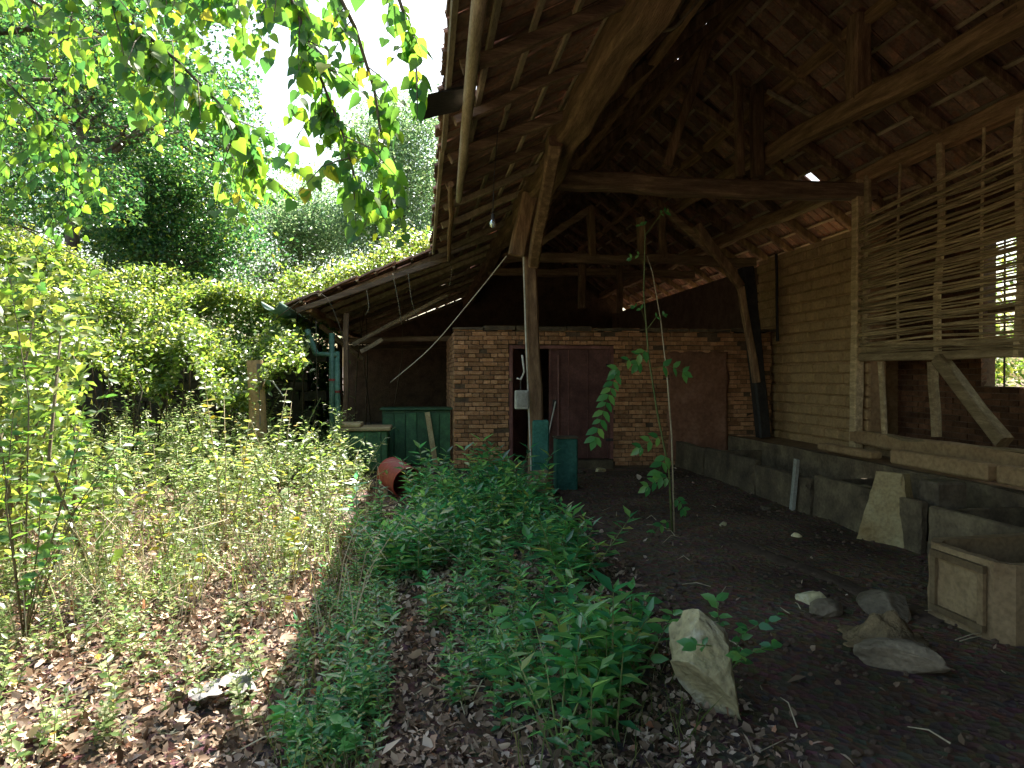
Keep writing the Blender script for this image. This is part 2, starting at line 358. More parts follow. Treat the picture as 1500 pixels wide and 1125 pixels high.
# ------------------------------------------------------------------ the barn
Y0, Y1 = -3.6, 24.0
PL, RG = (1.45, 4.32), (3.9, 6.40)          # plate line and ridge (x, z)
EV, LE, RE = (.18, 3.74), (-2.42, 2.76), (7.42, 3.89)
LY = 12.35                                   # the lean-to's near verge
barn = thing('barn', 'old open-fronted barn with clay tiled roof on rough timbers and mud brick wall', 'barn')
HOLES = []
def tile_shape(wd=.225, ln=.40, th=.014):
    cx = [-.5, -.43, -.36, 0, .36, .43, .5]; cz = [.004, .026, .006, .010, .006, .026, .004]
    v = []
    for y, dz in ((0, 0), (-ln, 0)):
        for x, z in zip(cx, cz): v.append((x*wd, y, z+th+dz))
        for x, z in zip(cx, cz): v.append((x*wd, y, z+dz))
    n = 7; f = []
    for i in range(n-1):
        f.append((i, i+14, i+15, i+1)); f.append((i+7, i+8, i+22, i+21))
        f.append((i, i+1, i+8, i+7)); f.append((i+14, i+21, i+22, i+15))
    f.append((0, 7, 21, 14)); f.append((6, 20, 27, 13))
    # lugs on the underside
    for sx in (-.2, .2):
        b = len(v); bv, bf = box(sx*wd-.012, sx*wd+.012, -.05, -.028, -.022, .006); v += bv; f += [tuple(i+b for i in q) for q in bf]
    return v, f
TV, TF = tile_shape()
tile_me = MB().add(TV, TF).mesh('roof_tile', M['tile'])
tile_list = []
def slope_tiles(top, bot, y0, y1, holes=(), jit=1.0, rowstep=.335, lift=.05):
    top = Vector((top[0], 0, top[1])); bot = Vector((bot[0], 0, bot[1]))
    d = (bot-top); Ls = d.length; d.normalize()
    nrm = Vector((0, 1, 0)).cross(d)
    if nrm.z < 0: nrm = -nrm
    rows = int(round(Ls/rowstep)); step = Ls/rows
    for r_ in range(rows):
        y = y0 + (0.1 if r_ % 2 else 0)*0
        while y < y1:
            c = top+d*(r_*step-.03)+nrm*(lift)+Vector((0, y+.105, 0))
            skip = any((c.x-hx)**2+(c.y-hy)**2 < hr*hr for hx, hy, hr in holes)
            if not skip:
                Xa = Vector((0, 1, 0)); Ya = -d; Za = nrm
                if Xa.cross(Ya).dot(Za) < 0: Xa = -Xa
                m = Matrix((Xa, Ya, Za)).transposed().to_4x4()
                rag = R.uniform(-.05, .06) if y-y0 < .5 and jit > 2 else 0
                m = Matrix.Translation(c+d*R.uniform(-.012, .012)*jit+Vector((0, rag, abs(rag)*.3))) @ m @ Matrix.Rotation(rad(2.8+R.uniform(-.8, .8)*jit), 4, 'X') @ Matrix.Rotation(rad(R.uniform(-1.6, 1.6)*jit), 4, 'Z') @ Matrix.Rotation(rad(R.uniform(-1, 1)*jit), 4, 'Y')
                tile_list.append((m, c))
            y += .21
    return rows, step, top, d, nrm
hole1 = atZ(728, 118, 4.0)
for _ in range(40): hole1 = atZ(728, 118, EV[1]+(hole1.x-EV[0])*(PL[1]-EV[1])/(PL[0]-EV[0])+.05)
H = [(hole1.x, hole1.y, .20), (6.1, 10.3, .12)]
SL = slope_tiles(EV_TOP := (PL[0]-.02, PL[1]), EV, Y0, LY, H, 2.4)
SN = slope_tiles(PL, LE, LY, Y1, (), 2.6)
SA = slope_tiles(RG, PL, Y0, Y1, H, 1.0)
SB = slope_tiles(RG, RE, Y0, Y1, H, 1.0)
camv = Vector((0, 0, EYE)); fwd = Vector((math.sin(YAW), math.cos(YAW), 0))
def seen_key(c):
    d = c-camv; z = d.dot(fwd)
    if z < .5: return 1e9
    u = d.dot(Vector((math.cos(YAW), -math.sin(YAW), 0)))/z; vv = d.z/z
    return z if (abs(u) < .78 and -.6 < vv < .58) else 1e8+z
tile_list.sort(key=lambda t: seen_key(t[1]))
for m, c in tile_list[:300]: link('roof_tile', tile_me, barn, m)
rest = MB()
tvv = [Vector(p) for p in TV]
for m, c in tile_list[300:]: rest.add(tvv, TF, None, m)
rest.build('roof_tiles', M['tiles'], barn, kind='stuff')
# ridge caps and battens, rafters
def batten_rows(S, y0, y1, seglen, w=.042):
    rows, step, top, d, nrm = S
    for r_ in range(rows+1):
        y = y0
        while y < y1-.2:
            e = min(y1, y+seglen+R.uniform(-.3, .3))
            a = top+d*min((rows-.02)*step, r_*step+.03)+nrm*.015
            dz = R.uniform(-.012, .012)
            MB().add(*rbox(-w*.5, w*.5, 0, e-y-.01, -.014, .014, .003), mtx=Matrix.Translation((a.x, y, a.z+dz)) @ Matrix.Rotation(-math.atan2(d.z, d.x)+(math.pi if d.x < 0 else 0), 4, 'Y') @ Matrix.Rotation(rad(R.uniform(-.35, .35)), 4, 'Z')).build('batten', M['lath'], barn)
            y = e
batten_rows(SL, Y0+4.6, LY, 2.7); batten_rows(SN, LY, Y1, 3.9); batten_rows(SA, Y0+3.6, Y1, 5); batten_rows(SB, Y0+3.6, Y1, 4.2)
def under(p, q, off): 
    d = Vector((q[0]-p[0], 0, q[1]-p[1])).normalized(); n_ = Vector((-d.z, 0, d.x)); n_ = n_ if n_.z < 0 else -n_
    return n_*off
y = Y0+.3; i = 0
while y < Y1:
    for A, B, w_ in ((RG, PL, .12), (RG, RE, .12)):
        o = under(A, B, .07)
        beam('rafter', (A[0]+o.x, y, A[1]+o.z), (B[0]+o.x, y+R.uniform(-.06, .06), B[1]+o.z), w_*R.uniform(.8, 1.1), M['wood'], barn, seg=6, wob=.03)
    if y < LY: A, B = PL, (EV[0]+.06, EV[1]+.02)
    else: A, B = PL, (LE[0]+.2, LE[1]+.05)
    o = under(A, B, .055)
    beam('rafter', (A[0]+.25+o.x, y+.12, A[1]+.1+o.z), (B[0]+o.x, y+.12+R.uniform(-.05, .05), B[1]+o.z), .085*R.uniform(.8, 1.15), M['lath'] if y > LY-4 else M['woodX'], barn, seg=6, wob=.03)
    y += .98+R.uniform(-.06, .06); i += 1
beam('verge_rafter', (.55, LY+.02, 3.74), (LE[0]+.22, LY+.04, LE[1]-.03), .085, M['woodX'], barn, wob=.012)
tp = atZ(652, 150, 3.72)
MB().add(*rbox(-.16, .16, -.22, .22, -.006, .006, .012)).build('loose_tin_sheet', M['dark'], barn, mtx=Matrix.Translation(tp) @ Matrix.Rotation(rad(-18), 4, 'Y') @ Matrix.Rotation(rad(8), 4, 'Z'))
# ridge, plates, eave pole
for (x0, x1) in ((Y0, 3.), (3., 9.2), (9.2, 16.), (16., Y1)):
    beam('ridge_beam', (RG[0], x0, RG[1]-.16), (RG[0], x1, RG[1]-.16), .14, M['woodY'], barn)
    beam('wall_plate', (6.32, x0, 4.46), (6.32, x1, 4.46), .19, M['woodY'], barn, wob=.03)
beam('front_plate', (1.56, Y0, 4.14), (1.50, 9.4, 4.12), .27, M['woodY'], barn, wob=.06, sag=-.03)
beam('front_plate', (1.50, 9.4, 4.12), (1.50, Y1, 4.10), .22, M['woodY'], barn, wob=.05)
ep = [atZ(700, -60, 3.66), atZ(690, 60, 3.64), atZ(672, 180, 3.62), atZ(668, 290, 3.6)]
MB().add(*tube([ep[0].lerp(ep[3], t)+Vector((.03, 0, .03*math.sin(t*5))) for t in (0, .25, .5, .75, 1)], [.045, .045, .043, .040, .036], 8)).build('eave_pole', M['lath'], barn, smooth=True)
beam('eave_pole', (.30, 7.4, 3.66), (.46, 12.3, 3.66), .07, M['woodY'], barn, wob=.012, sq=False)
beam('eave_plate', (LE[0]+.42, LY+.05, LE[1]+.02), (LE[0]+.42, Y1, LE[1]+.02), .11, M['woodY'], barn, wob=.03)
# purlin beam on the ties with its struts
pb = [(4.93, 9.3, 4.76), (4.9, 2.6, 4.42)]
beam('purlin', pb[0], pb[1], .21, M['woodY'], barn, wob=.02)
beam('purlin', (4.95, 9.2, 4.86), (4.95, 16, 4.9), .15, M['woodY'], barn, wob=.02)
beam('strut', (4.9, 7.2, 4.70), (4.9, 7.2, 5.66), .20, M['wood'], barn, wob=.01)
beam('strut', (4.9, 5.1, 4.58), (4.95, 5.1, 5.62), .17, M['wood'], barn, wob=.02)
beam('strut', (4.72, 9.2, 4.42), (4.72, 9.25, 5.72), .15, M['wood'], barn, wob=.015)
beam('strut', (4.45, 9.2, 4.42), (4.42, 9.25, 5.9), .10, M['wood'], barn, wob=.015)
beam('brace', (4.75, 9.0, 5.55), (5.5, 8.6, 4.95), .07, M['lath'], barn, wob=.03, sq=False)
beam('brace', (3.3, 9.0, 4.45), (3.9, 9.0, 6.2), .11, M['wood'], barn)
beam('collar', (4.95, Y0, 5.62), (4.95, Y1, 5.58), .12, M['woodY'], barn)
beam('collar', (2.6, Y0, 5.22), (2.6, Y1, 5.2), .12, M['woodY'], barn)
# tie beams
beam('tie_beam', (1.35, 9.15, 4.26), (6.45, 9.15, 4.26), .22, M['woodX'], barn, wob=.05, sag=.02)
for yy in (.8, -2.8): beam('tie_beam', (1.35, yy, 4.30), (6.45, yy, 4.32), .22, M['woodX'], barn)
T2 = 12.6
beam('tie_beam', (1.5, T2, 3.78), (6.4, T2, 3.80), .16, M['woodX'], barn, wob=.04)
for xx, zz in ((3.17, 4.75), (4.56, 4.75), (4.15, 4.6)): beam('strut', (xx, T2, 3.84), (xx-.05, T2, zz), .13, M['wood'], barn)
beam('brace', (1.9, T2, 3.9), (3.15, T2, 4.75), .12, M['woodX'], barn)
beam('brace', (4.6, T2, 4.75), (6.1, T2, 3.5), .13, M['woodX'], barn)
beam('tie_beam', (1.5, 15.6, 4.0), (6.4, 15.6, 4.0), .16, M['woodX'], barn, wob=.05)
beam('strut', (3.3, 14, 3.0), (3.3, 14, 4.2), .14, M['wood'], barn)
beam('strut', (4.4, 15, 3.0), (4.4, 15, 4.2), .12, M['wood'], barn)
beam('lean_to_beam', (-2.1, 15.2, 2.35), (.6, 15.2, 2.42), .10, M['woodX'], barn)
beam('lean_to_beam', (-2.0, 19.2, 2.35), (1.4, 19.2, 2.42), .12, M['woodX'], barn)
# the leaning rafter feet seen under the lean-to
for (p, q) in (((517, 505), (655, 432)), ((528, 515), (560, 497)), ((430, 445), (500, 470)), ((470, 478), (530, 525))):
    a = atY(*p, 14.2); b = atY(*q, 14.2 if p[0] != 470 else 15.5)
    beam('rafter', a, b, .075, M['lath'], barn, seg=5)
# corner brace and posts under the right wall plate
beam('wall_post', atY(1092, 392, 11.2), atY(1118, 640, 11.2), .20, M['dark'], barn)
beam('wall_post', (6.2, 9.12, .3), (6.2, 9.12, 4.4), .13, M['rod'], barn)
beam('brace', atY(1020, 330, 11.0), atY(1085, 420, 11.0), .13, M['wood'], barn)
beam('brace', atY(1085, 420, 11.0), atY(1108, 560, 11.1), .10, M['wood'], barn)
beam('hanging_pole', atX(1137, 372, 6.18), atX(1139, 500, 6.18), .05, M['dark'], barn, sq=False)
# front post
pb0 = Vector((1.57, 9.15, -.1)); pt0 = Vector((1.42, 9.15, 4.05))
post = MB().add(*beamshape(pb0, pt0, .18, wob=.03, taper=.85)).build('front_post', M['wood'], barn)
def lerpz(z): return pb0.lerp(pt0, (z+.1)/4.15)
MB().add(*bbox(-.115, .115, -.125, .125, 0, .95, .02), mtx=Matrix.Translation(lerpz(.05)+Vector((0, -.0, 0)))).build('painted_post_foot', M['teal'], barn)
MB().add(*tube([lerpz(.15)+Vector((-.12, -.12, 0)), lerpz(2.2)+Vector((-.13, -.13, 0)), lerpz(3.6)+Vector((-.12, -.12, 0))], .010, 6)).build('conduit', M['pale'], barn)
beam('brace', (1.42, 9.0, 4.0), (1.24, 9.05, 3.2), .2, M['wood'], barn)
beam('brace', lerpz(3.1)+Vector((.02, -.05, 0)), (1.35, 6.9, 4.0), .13, M['wood'], barn)
# gable and outer walls, coloured dark to stand for the deep interior shade
MB().add(*box(-2.6, 7.0, Y1-.15, Y1, -.2, 2.65)).add([(x, yy, z) for yy in (Y1-.152, Y1+.002) for x, z in ((-2.6, 2.66), (1.45, 4.33), (3.9, 6.42), (7.0, 4.20), (7.0, 2.62))],
    [(0, 1, 2, 3, 4), (9, 8, 7, 6, 5)]).build('end_wall', M['clod'], barn)
MB().add(*box(1.3, 6.5, Y0-.1, Y0+.1, -.2, 4.2)).add([(x, yy, z) for yy in (Y0-.1, Y0+.1) for x, z in ((1.3, 4.2), (3.9, 6.2), (6.5, 4.2))], [(0, 1, 2), (5, 4, 3)]).build('end_wall', M['clod'], barn)
MB().add(*box(6.72, 6.98, 12.35, Y1, -.2, 3.80)).build('outer_wall', M['clod'], barn)

# mud-brick wall on the right
adobe = MB().add(*box(6.34, 6.60, 9.05, 12.3, -.2, 3.76)).build('mud_brick_wall', M['mud'], barn)
courses = 20; z = .28
for c in range(courses):
    hgt = .148; y = 9.0-(.15 if c % 2 else 0)
    while y < 12.25:
        ln = .36+R.uniform(-.03, .03)
        a, b = max(9.02, y), min(12.28, y+ln-.007)
        if b-a > .06:
            pro = R.uniform(-.006, .008)
            MB().add(*bbox(6.29+pro, 6.37, a, b, z+R.uniform(0, .005), z+hgt+.014-(.016 if c % 2 == 0 else .004)+R.uniform(-.004, .004), .016)).build('mud_brick', M['adobe'], adobe)
        y += ln
    z += hgt+.022
MB().add(*rbox(6.2, 6.5, 9.0, 12.3, .05, .26, .03)).build('footing', M['concrete'], barn)
# outer brick wall behind the wattle, with an opening to the garden
oy0, oy1 = atX(1500, 340, 7.02).y-1.3, atX(1443, 340, 7.02).y
oz0, oz1 = atX(1460, 566, 7.02).z, atX(1460, 342, 7.02).z
bw = MB()
zc = 0.0
while zc < 4.0:
    y = Y0; k = int(zc/.075) % 2
    y -= .12*k
    while y < 9.3:
        a, b = y, y+.24
        zz = zc+.065
        inside = a < oy1 and b > oy0 and zc+.04 > oz0 and zc+.04 < oz1
        if not inside: bw.add(*rbox(6.98+R.uniform(-.006, .006), 7.06, a, b, zc, zz, .003))
        elif a < oy0 < b and oy0-a > .05: bw.add(*rbox(6.98, 7.06, a, oy0, zc, zz, .002))
        elif a < oy1 < b and b-oy1 > .05: bw.add(*rbox(6.98, 7.06, oy1, b, zc, zz, .002))
        y += .252
    zc += .077
cw = MB()
for bx_ in ((Y0, oy0, -.2, 4.0), (oy1, 9.3, -.2, 4.0), (oy0, oy1, -.2, oz0), (oy0, oy1, oz1, 4.0)):
    cw.add(*box(6.995, 7.18, bx_[0], bx_[1], bx_[2], bx_[3]))
ow = cw.build('outer_brick_wall', M['clod'], barn)
bw.build('bricks', M['darkbrick'], ow, kind='stuff')
MB().add(*box(6.61, 7.18, 9.3, 9.5, -.2, 4.0)).build('return_wall', M['mud'], barn)
# window bars in the opening
for k in range(4):
    yy = oy0+(oy1-oy0)*(k+.7)/4.2
    MB().add(*tube([(7.1, yy, oz0), (7.1, yy+.01, oz1)], .012, 6)).build('window_bar', M['dark'], ow)
beam('window_frame', (7.1, oy0, (oz0+oz1)/2+.02), (7.1, oy1, (oz0+oz1)/2), .05, M['wood'], ow)

# wattle panel over the framed opening
wattle = thing('wattle_panel', 'wall panel of thin horizontal peeled rods woven over upright stakes', 'wattle', loc=(6.2, 6.5, 1.85))
WB = Matrix.Translation((-6.2, -6.5, -1.85))
nrod = 84
for k in range(nrod):
    t = k/(nrod-1)
    z0 = 1.88+t*1.98+R.uniform(-.02, .02); z1 = 1.86+t*2.35+R.uniform(-.03, .03)
    if R.random() < .1: continue
    ya = 9.12-R.choice([0, 0, 0, .05, .12, .5 if k % 5 == 0 else 0]); yb = 3.9
    if k % 7 == 3: yb = R.uniform(5, 6.5)
    pts = []; rs = []; ph = R.random()*9; r0 = R.uniform(.011, .019)
    for s in range(17):
        u = s/16; yy = ya+(yb-ya)*u
        pts.append((6.2+.022*math.sin(yy*2.6+k*math.pi)+.008*noise.noise(Vector((ph, yy, 0))), yy, z0+(z1-z0)*u+.038*noise.noise(Vector((ph+4, yy*.8, 0)))))
        rs.append(r0*(1-.35*u)*(1+.15*noise.noise(Vector((ph+7, yy*3, 0)))))
    MB().add(*tube([Vector(p)+WB.translation for p in pts], rs, 6)).build('rod', M['rod'], wattle, smooth=True)
for x_, wdt in ((1270, .10), (1318, .035), (1376, .09), (1440, .035), (1494, .10), (1560, .09), (1690, .09)):
    yy = atX(x_, 450, 6.24).y
    beam('stake', Vector((6.225, yy, 1.8))+WB.translation, Vector((6.235, yy, 4.42))+WB.translation, wdt, M['rod'], wattle, wob=.02, sq=False)
# framed opening under it
lint = beam('lintel', (6.22, 9.15, 1.86), (6.22, 3.4, 1.84), .10, M['rod'], barn, wob=.02)
beam('lintel', (6.24, 9.15, 1.98), (6.24, 3.4, 1.97), .07, M['rod'], barn, wob=.02)
beam('sill', (6.2, 9.15, .72), (6.2, 3.4, .70), .17, M['mud'], barn, wob=.02)
beam('sill', (6.16, 8.4, .80), (6.16, 5.2, .80), .045, M['rod'], barn, wob=.03, sq=False)
for xa, xb, wd in ((1290, 1296, .08), (1366, 1372, .12)):
    a = atX(xa, 530, 6.2); b = atX(xb, 640, 6.2); beam('stud', a, b, wd, M['rod'], barn, sq=False, wob=.03)
beam('brace', atX(1376, 525, 6.18), atX(1472, 648, 6.18), .14, M['rod'], barn, wob=.02)
MB().add(*rbox(6.28, 6.5, 3.4, 9.05, -.1, .63, .01)).build('mud_brick_wall', M['mud'], barn)

# the gutter and downpipes
def halfpipe(p, q, r, n=10):
    p, q = Vector(p), Vector(q); v = []; f = []
    d = (q-p).normalized(); a = d.cross(Vector((0, 0, 1))).normalized()
    for c in (p, q):
        for rr in (r, r-.008):
            for k in range(n+1):
                t = math.pi*k/n; v.append(c+a*math.cos(t)*rr-Vector((0, 0, 1))*math.sin(t)*rr)
    m_ = n+1
    for k in range(n):
        f += [(k, k+1, 2*m_+k+1, 2*m_+k), (m_+k, 3*m_+k, 3*m_+k+1, m_+k+1), (k, m_+k, m_+k+1, k+1), (2*m_+k, 2*m_+k+1, 3*m_+k+1, 3*m_+k)]
    f += [(0, 2*m_, 3*m_, m_), (n, m_+n, 3*m_+n, 2*m_+n)]
    return v, f
gx = LE[0]-.10
MB().add(*halfpipe((gx, LY-.55, LE[1]+.07), (gx+.06, LY+3.6, LE[1]-.07), .15)).build('gutter', M['zinc'], barn, smooth=True)
MB().add(*halfpipe((gx+.06, LY+3.65, LE[1]-.07), (gx+.1, Y1, LE[1]-.25), .095)).build('gutter', M['zinc'], barn, smooth=True)
a0 = atY(452, 492, 12.7); a1 = atY(463, 518, 12.7); a2 = atY(493, 520, 12.7)
MB().add(*tube([a0+Vector((-.02, 0, .12)), a0, a1, a1+Vector((.03, 0, -.01))], .055, 10)).build('downpipe_elbow', M['zinc'], barn, smooth=True)
MB().add(*tube([a1, a2], .042, 10)).build('downpipe_elbow', M['zinc'], barn, smooth=True)
for k, (xx, ztop, rr) in enumerate(((486, 488, .05), (493, 515, .055))):
    t_ = atY(xx, ztop, 12.7+.06*k); b_ = Vector((t_.x+.03*k, t_.y, -.05))
    dp = MB().add(*tube([t_, t_.lerp(b_, .5), b_], rr, 12)).build('downpipe', M['zinc'], barn, smooth=True)
    zc = t_.lerp(b_, .35); MB().add(*tube([zc+Vector((0, 0, .02)), zc-Vector((0, 0, .02))], rr+.008, 12)).build('pipe_clip', M['red'], dp)
beam('lean_to_post', (-1.45, 12.9, -.1), (-1.4, 12.9, 2.75), .09, M['wood'], barn)
beam('lean_to_post', (-2.0, 17, -.1), (-2.0, 17, 2.5), .12, M['wood'], barn)

# ------------------------------------------------------------------ the brick room
room = thing('brick_room', 'low weathered brick room with red-brown steel door inside the barn', 'brick shed', loc=(3.3, 11.6, 0))
RT = Vector((-3.3, -11.6, 0)); RM = Matrix.Translation(RT)
X0, X1, YB = .52, 6.22, 11.6
DX0, DX1, DZ = 1.46, 3.30, 2.12
core = MB()
core.add(*box(X0+.02, DX0, YB+.02, YB+.24, -.1, 2.36)).add(*box(DX1, X1, YB+.02, YB+.24, -.1, 2.36)).add(*box(DX0, DX1, YB+.02, YB+.24, DZ+.01, 2.36))
core.add(*box(X0+.02, X0+.24, YB+.24, 15.4, -.1, 2.36)).add(*box(X0+.24, X1, 15.16, 15.4, -.1, 2.36))
core.build('wall', M['mortar'], room, mtx=RM)
cands = []
zc = .02; r_ = 0
while zc < 2.40:
    x = X0-(.0 if r_ % 2 else .065)
    head = (r_ % 3 == 1)
    while x < X1:
        ln = (.125 if head or R.random() < .25 else .25)
        a, b = max(X0, x), min(X1, x+ln-.011)
        hole = a < DX1 and b > DX0 and zc+.03 < DZ
        if hole and a < DX0-.04: b = DX0; hole = False
        if hole and b > DX1+.04: a = DX1; hole = False
        if not hole and b-a > .045 and not (zc > 2.28 and R.random() < .3):
            hh = .064
            cands.append((a, b, zc+R.uniform(-.003, .003), hh))
        x += ln
    zc += .0755; r_ += 1
cands.sort(key=lambda c: (c[0]+c[1])/2+ (0 if c[1] <= DX0+.01 else 1.0)-(c[3]*0) + (1.2 if c[1]-c[0] < .2 and c[0] > DX0 else 0))
cache = {}
def brick_mesh(ln, k):
    key = (round(ln/.02), k)
    if key not in cache:
        w_ = key[0]*.02 if False else ln
        st = random.Random(hash(key) & 999); v, f = bbox(0, ln, 0, .11, 0, .064, .007)
        v = [(a+st.uniform(-.003, .003), b+st.uniform(-.004, .004), c+st.uniform(-.003, .003)) for a, b, c in v]
        cache[key] = MB().add(v, f).mesh('brick', M['brick'])
    return cache[key]
stuff = MB()
for i, (a, b, zz, hh) in enumerate(cands):
    yy = YB+R.uniform(-.014, .010)+(.014 if R.random() < .06 else 0)
    if R.random() < .02: continue
    zz += .012*noise.noise(Vector((a*.9, zz*1.5, 3)))
    if i < 300: link('brick', brick_mesh(b-a, i % 4), room, Matrix.Translation((a-3.3, yy-11.6, zz)) @ Matrix.Rotation(rad(R.uniform(-.8, .8)), 4, 'Y'))
    else: stuff.add(*rbox(a-3.3, b-3.3, yy-11.6, yy-11.5, zz, zz+hh, .003))
# side wall bricks (left face, seldom seen)
zc = .02; k = 0
while zc < 2.36:
    y = YB+.12+.06*(k % 2)
    while y < 15.3: stuff.add(*rbox(X0-3.3, X0+.1-3.3, y-11.6, y+.24-11.6, zc, zc+.064, .003)); y += .252
    zc += .0755; k += 1
stuff.build('brickwork', M['bricks'], room, kind='stuff')
pv, pf = [], []
npx, npz = 22, 26
for j in range(npz):
    for i in range(npx):
        u = i/(npx-1); q = j/(npz-1); nn = noise.fractal(Vector((u*4, q*5, 3)), .9, 2, 4)
        ex = .07*noise.noise(Vector((q*6, 2 if i < npx/2 else 7, 0))); ez = .05*noise.noise(Vector((u*7, 4, 0)))
        pv.append((4.28+1.1*u+(ex if i in (0, npx-1) else 0)-3.3, -.024-.006*nn, .10+1.92*q+(ez if j in (0, npz-1) else 0)))
for j in range(npz-1):
    for i in range(npx-1): pf.append((j*npx+i, j*npx+i+1, (j+1)*npx+i+1, (j+1)*npx+i))
pl = MB().add(pv, pf).build('plaster_patch', M['plaster'], room, smooth=True)
ps = pl.modifiers.new('thickness', 'SOLIDIFY'); ps.thickness = .02; ps.offset = 1
cap = MB(); x = X0-.02
while x < X1:
    ln = R.uniform(.3, .6); cap.add(*rbox(x, x+ln-.02, YB-.03, YB+.26, 2.372, 2.425+R.uniform(-.01, .02), .012)); x += ln
cap.build('wall_capping', M['concrete'], room, mtx=RM)
MB().add(*box(X0+.1, X1, YB+.25, 15.3, 2.30, 2.35)).build('ceiling_boards', M['wood'], room, mtx=RM)
MB().add(*rbox(DX0+.02, DX1-.02, YB-.06, YB+.2, -.05, .13, .01)).build('door_sill', M['concrete'], room, mtx=RM)
def dbox(*a): return box(*a)
fr = MB().add(*dbox(DX0+.002, DX0+.06, YB+.0, YB+.08, .14, DZ)).add(*dbox(DX1-.06, DX1-.002, YB, YB+.08, .14, DZ)).add(*dbox(DX0+.062, DX1-.062, YB, YB+.08, DZ-.06, DZ-.002))
fr.build('door_frame', M['rust'], room, mtx=RM)
dl = MB().add(*dbox(2.16, 3.235, YB+.03, YB+.055, .15, DZ-.065))
for a in ((2.16, 2.20), (3.195, 3.235)): dl.add(*dbox(a[0], a[1], YB+.012, YB+.028, .15, DZ-.065))
dl.add(*dbox(2.205, 3.19, YB+.014, YB+.028, 1.0, 1.05))
door = dl.build('steel_door', M['rust'], room, mtx=RM)
MB().add(*tube([atY(803, 638, 11.55), atY(814, 588, 11.55)], .012, 6)).build('door_bar', M['pale'], door)
MB().add(*tube([atY(818, 520, 11.57), atY(818, 650, 11.57)], .015, 6)).build('door_rib', M['rust'], door)
for zz in (.45, 1.75): MB().add(*dbox(3.16, 3.29, YB-.006, YB+.010, zz, zz+.05)).build('hinge', M['dark'], door, mtx=None)
MB().add(*dbox(2.22, 2.27, YB-.03, YB+.010, 1.02, 1.18)).build('latch', M['dark'], door)
for xx in (2.50, 2.84): MB().add(*dbox(xx-.008, xx+.008, YB+.016, YB+.0285, .16, 2.04)).build('seam', M['rust'], door)
od = MB().add(*dbox(0, .66, -.015, .015, .15, DZ-.07)).build('steel_door', M['rust'], room, mtx=Matrix.Translation(Vector((DX0+.07, YB+.08, 0))+RT) @ Matrix.Rotation(rad(62), 4, 'Z'))
hs = MB().add(*tube([atY(765, 520, 9.0), atY(768, 545, 9.0), atY(763, 556, 9.0), atY(757, 554, 9.0)], .014, 6)).build('loose_hose', M['pale'], None, label='short pale hose end hooked on the front post at eye height', cat='hose', smooth=True)
jb = thing('junction_box', 'pale weathered junction box screwed to the front post', 'box', loc=atY(765, 585, 9.02))
MB().add(*bbox(-.10, .08, -.04, .04, -.13, .12, .012)).build('casing', M['pale'], jb)
MB().add(*bbox(-.075, .055, -.048, -.0405, -.10, .09, .003)).build('lid', M['pale'], jb)
MB().add(*tube([(-.02, 0, .12), (-.02, 0, .3)], .01, 6)).build('cable', M['dark'], jb)
tg = MB().add(*bbox(-.025, .025, -.008, .008, -.025, .025, .003)).build('wall_tag', M['slab'], None, mtx=Matrix.Translation(atY(747, 556, 11.56)), label='tiny yellow plastic tag on the corner of the brick doorway', cat='tag')

# ------------------------------------------------------------------ things under the roof, left
cab = thing('green_bin', 'dark green steel bin with pale overhanging rim beside the brick corner', 'bin', loc=(-.95, 11.5, 0))
MB().add(*bbox(-.38, .38, -.3, .3, .06, .70, .02)).build('body', M['green'], cab)
MB().add(*bbox(-.43, .43, -.35, .35, .705, .76, .012)).build('rim', M['slab'], cab)
for k in (-.25, 0, .25): MB().add(*bbox(k-.02, k+.02, -.325, -.302, .08, .69, .004)).build('rib', M['green'], cab)
MB().add(*bbox(-.40, -.05, -.30, .28, .765, .82, .012)).build('lid', M['slab'], cab)
for sx in (-1, 1):
    MB().add(*tube([(sx*.28-.03, -.2, .05), (sx*.28+.03, -.2, .05)], .05, 12)).build('wheel', M['dark'], cab)
gd = thing('green_cupboard', 'tall green plank cupboard standing behind the green bin', 'cupboard', loc=(-.1, 12.25, 0))
MB().add(*bbox(-.62, .58, -.0, .5, 0, .98, .01)).build('carcass', M['green'], gd)
for k in range(6): MB().add(*bbox(-.60+k*.198, -.415+k*.198, -.028, -.004, .03, .93, .004)).build('door_plank', M['green'], gd)
MB().add(*bbox(-.66, .62, -.06, .54, .985, 1.02, .006)).build('top', M['green'], gd)
pk = MB().add(*rbox(-.045, .045, -.012, .012, 0, .98, .004)).build('leaning_plank', M['slab'], None, mtx=Matrix.Translation((.22, 11.95, .0)) @ Matrix.Rotation(rad(-9), 4, 'Y') @ Matrix.Rotation(rad(-10), 4, 'X'), label='narrow pale plank leaning on the green cupboard', cat='plank')
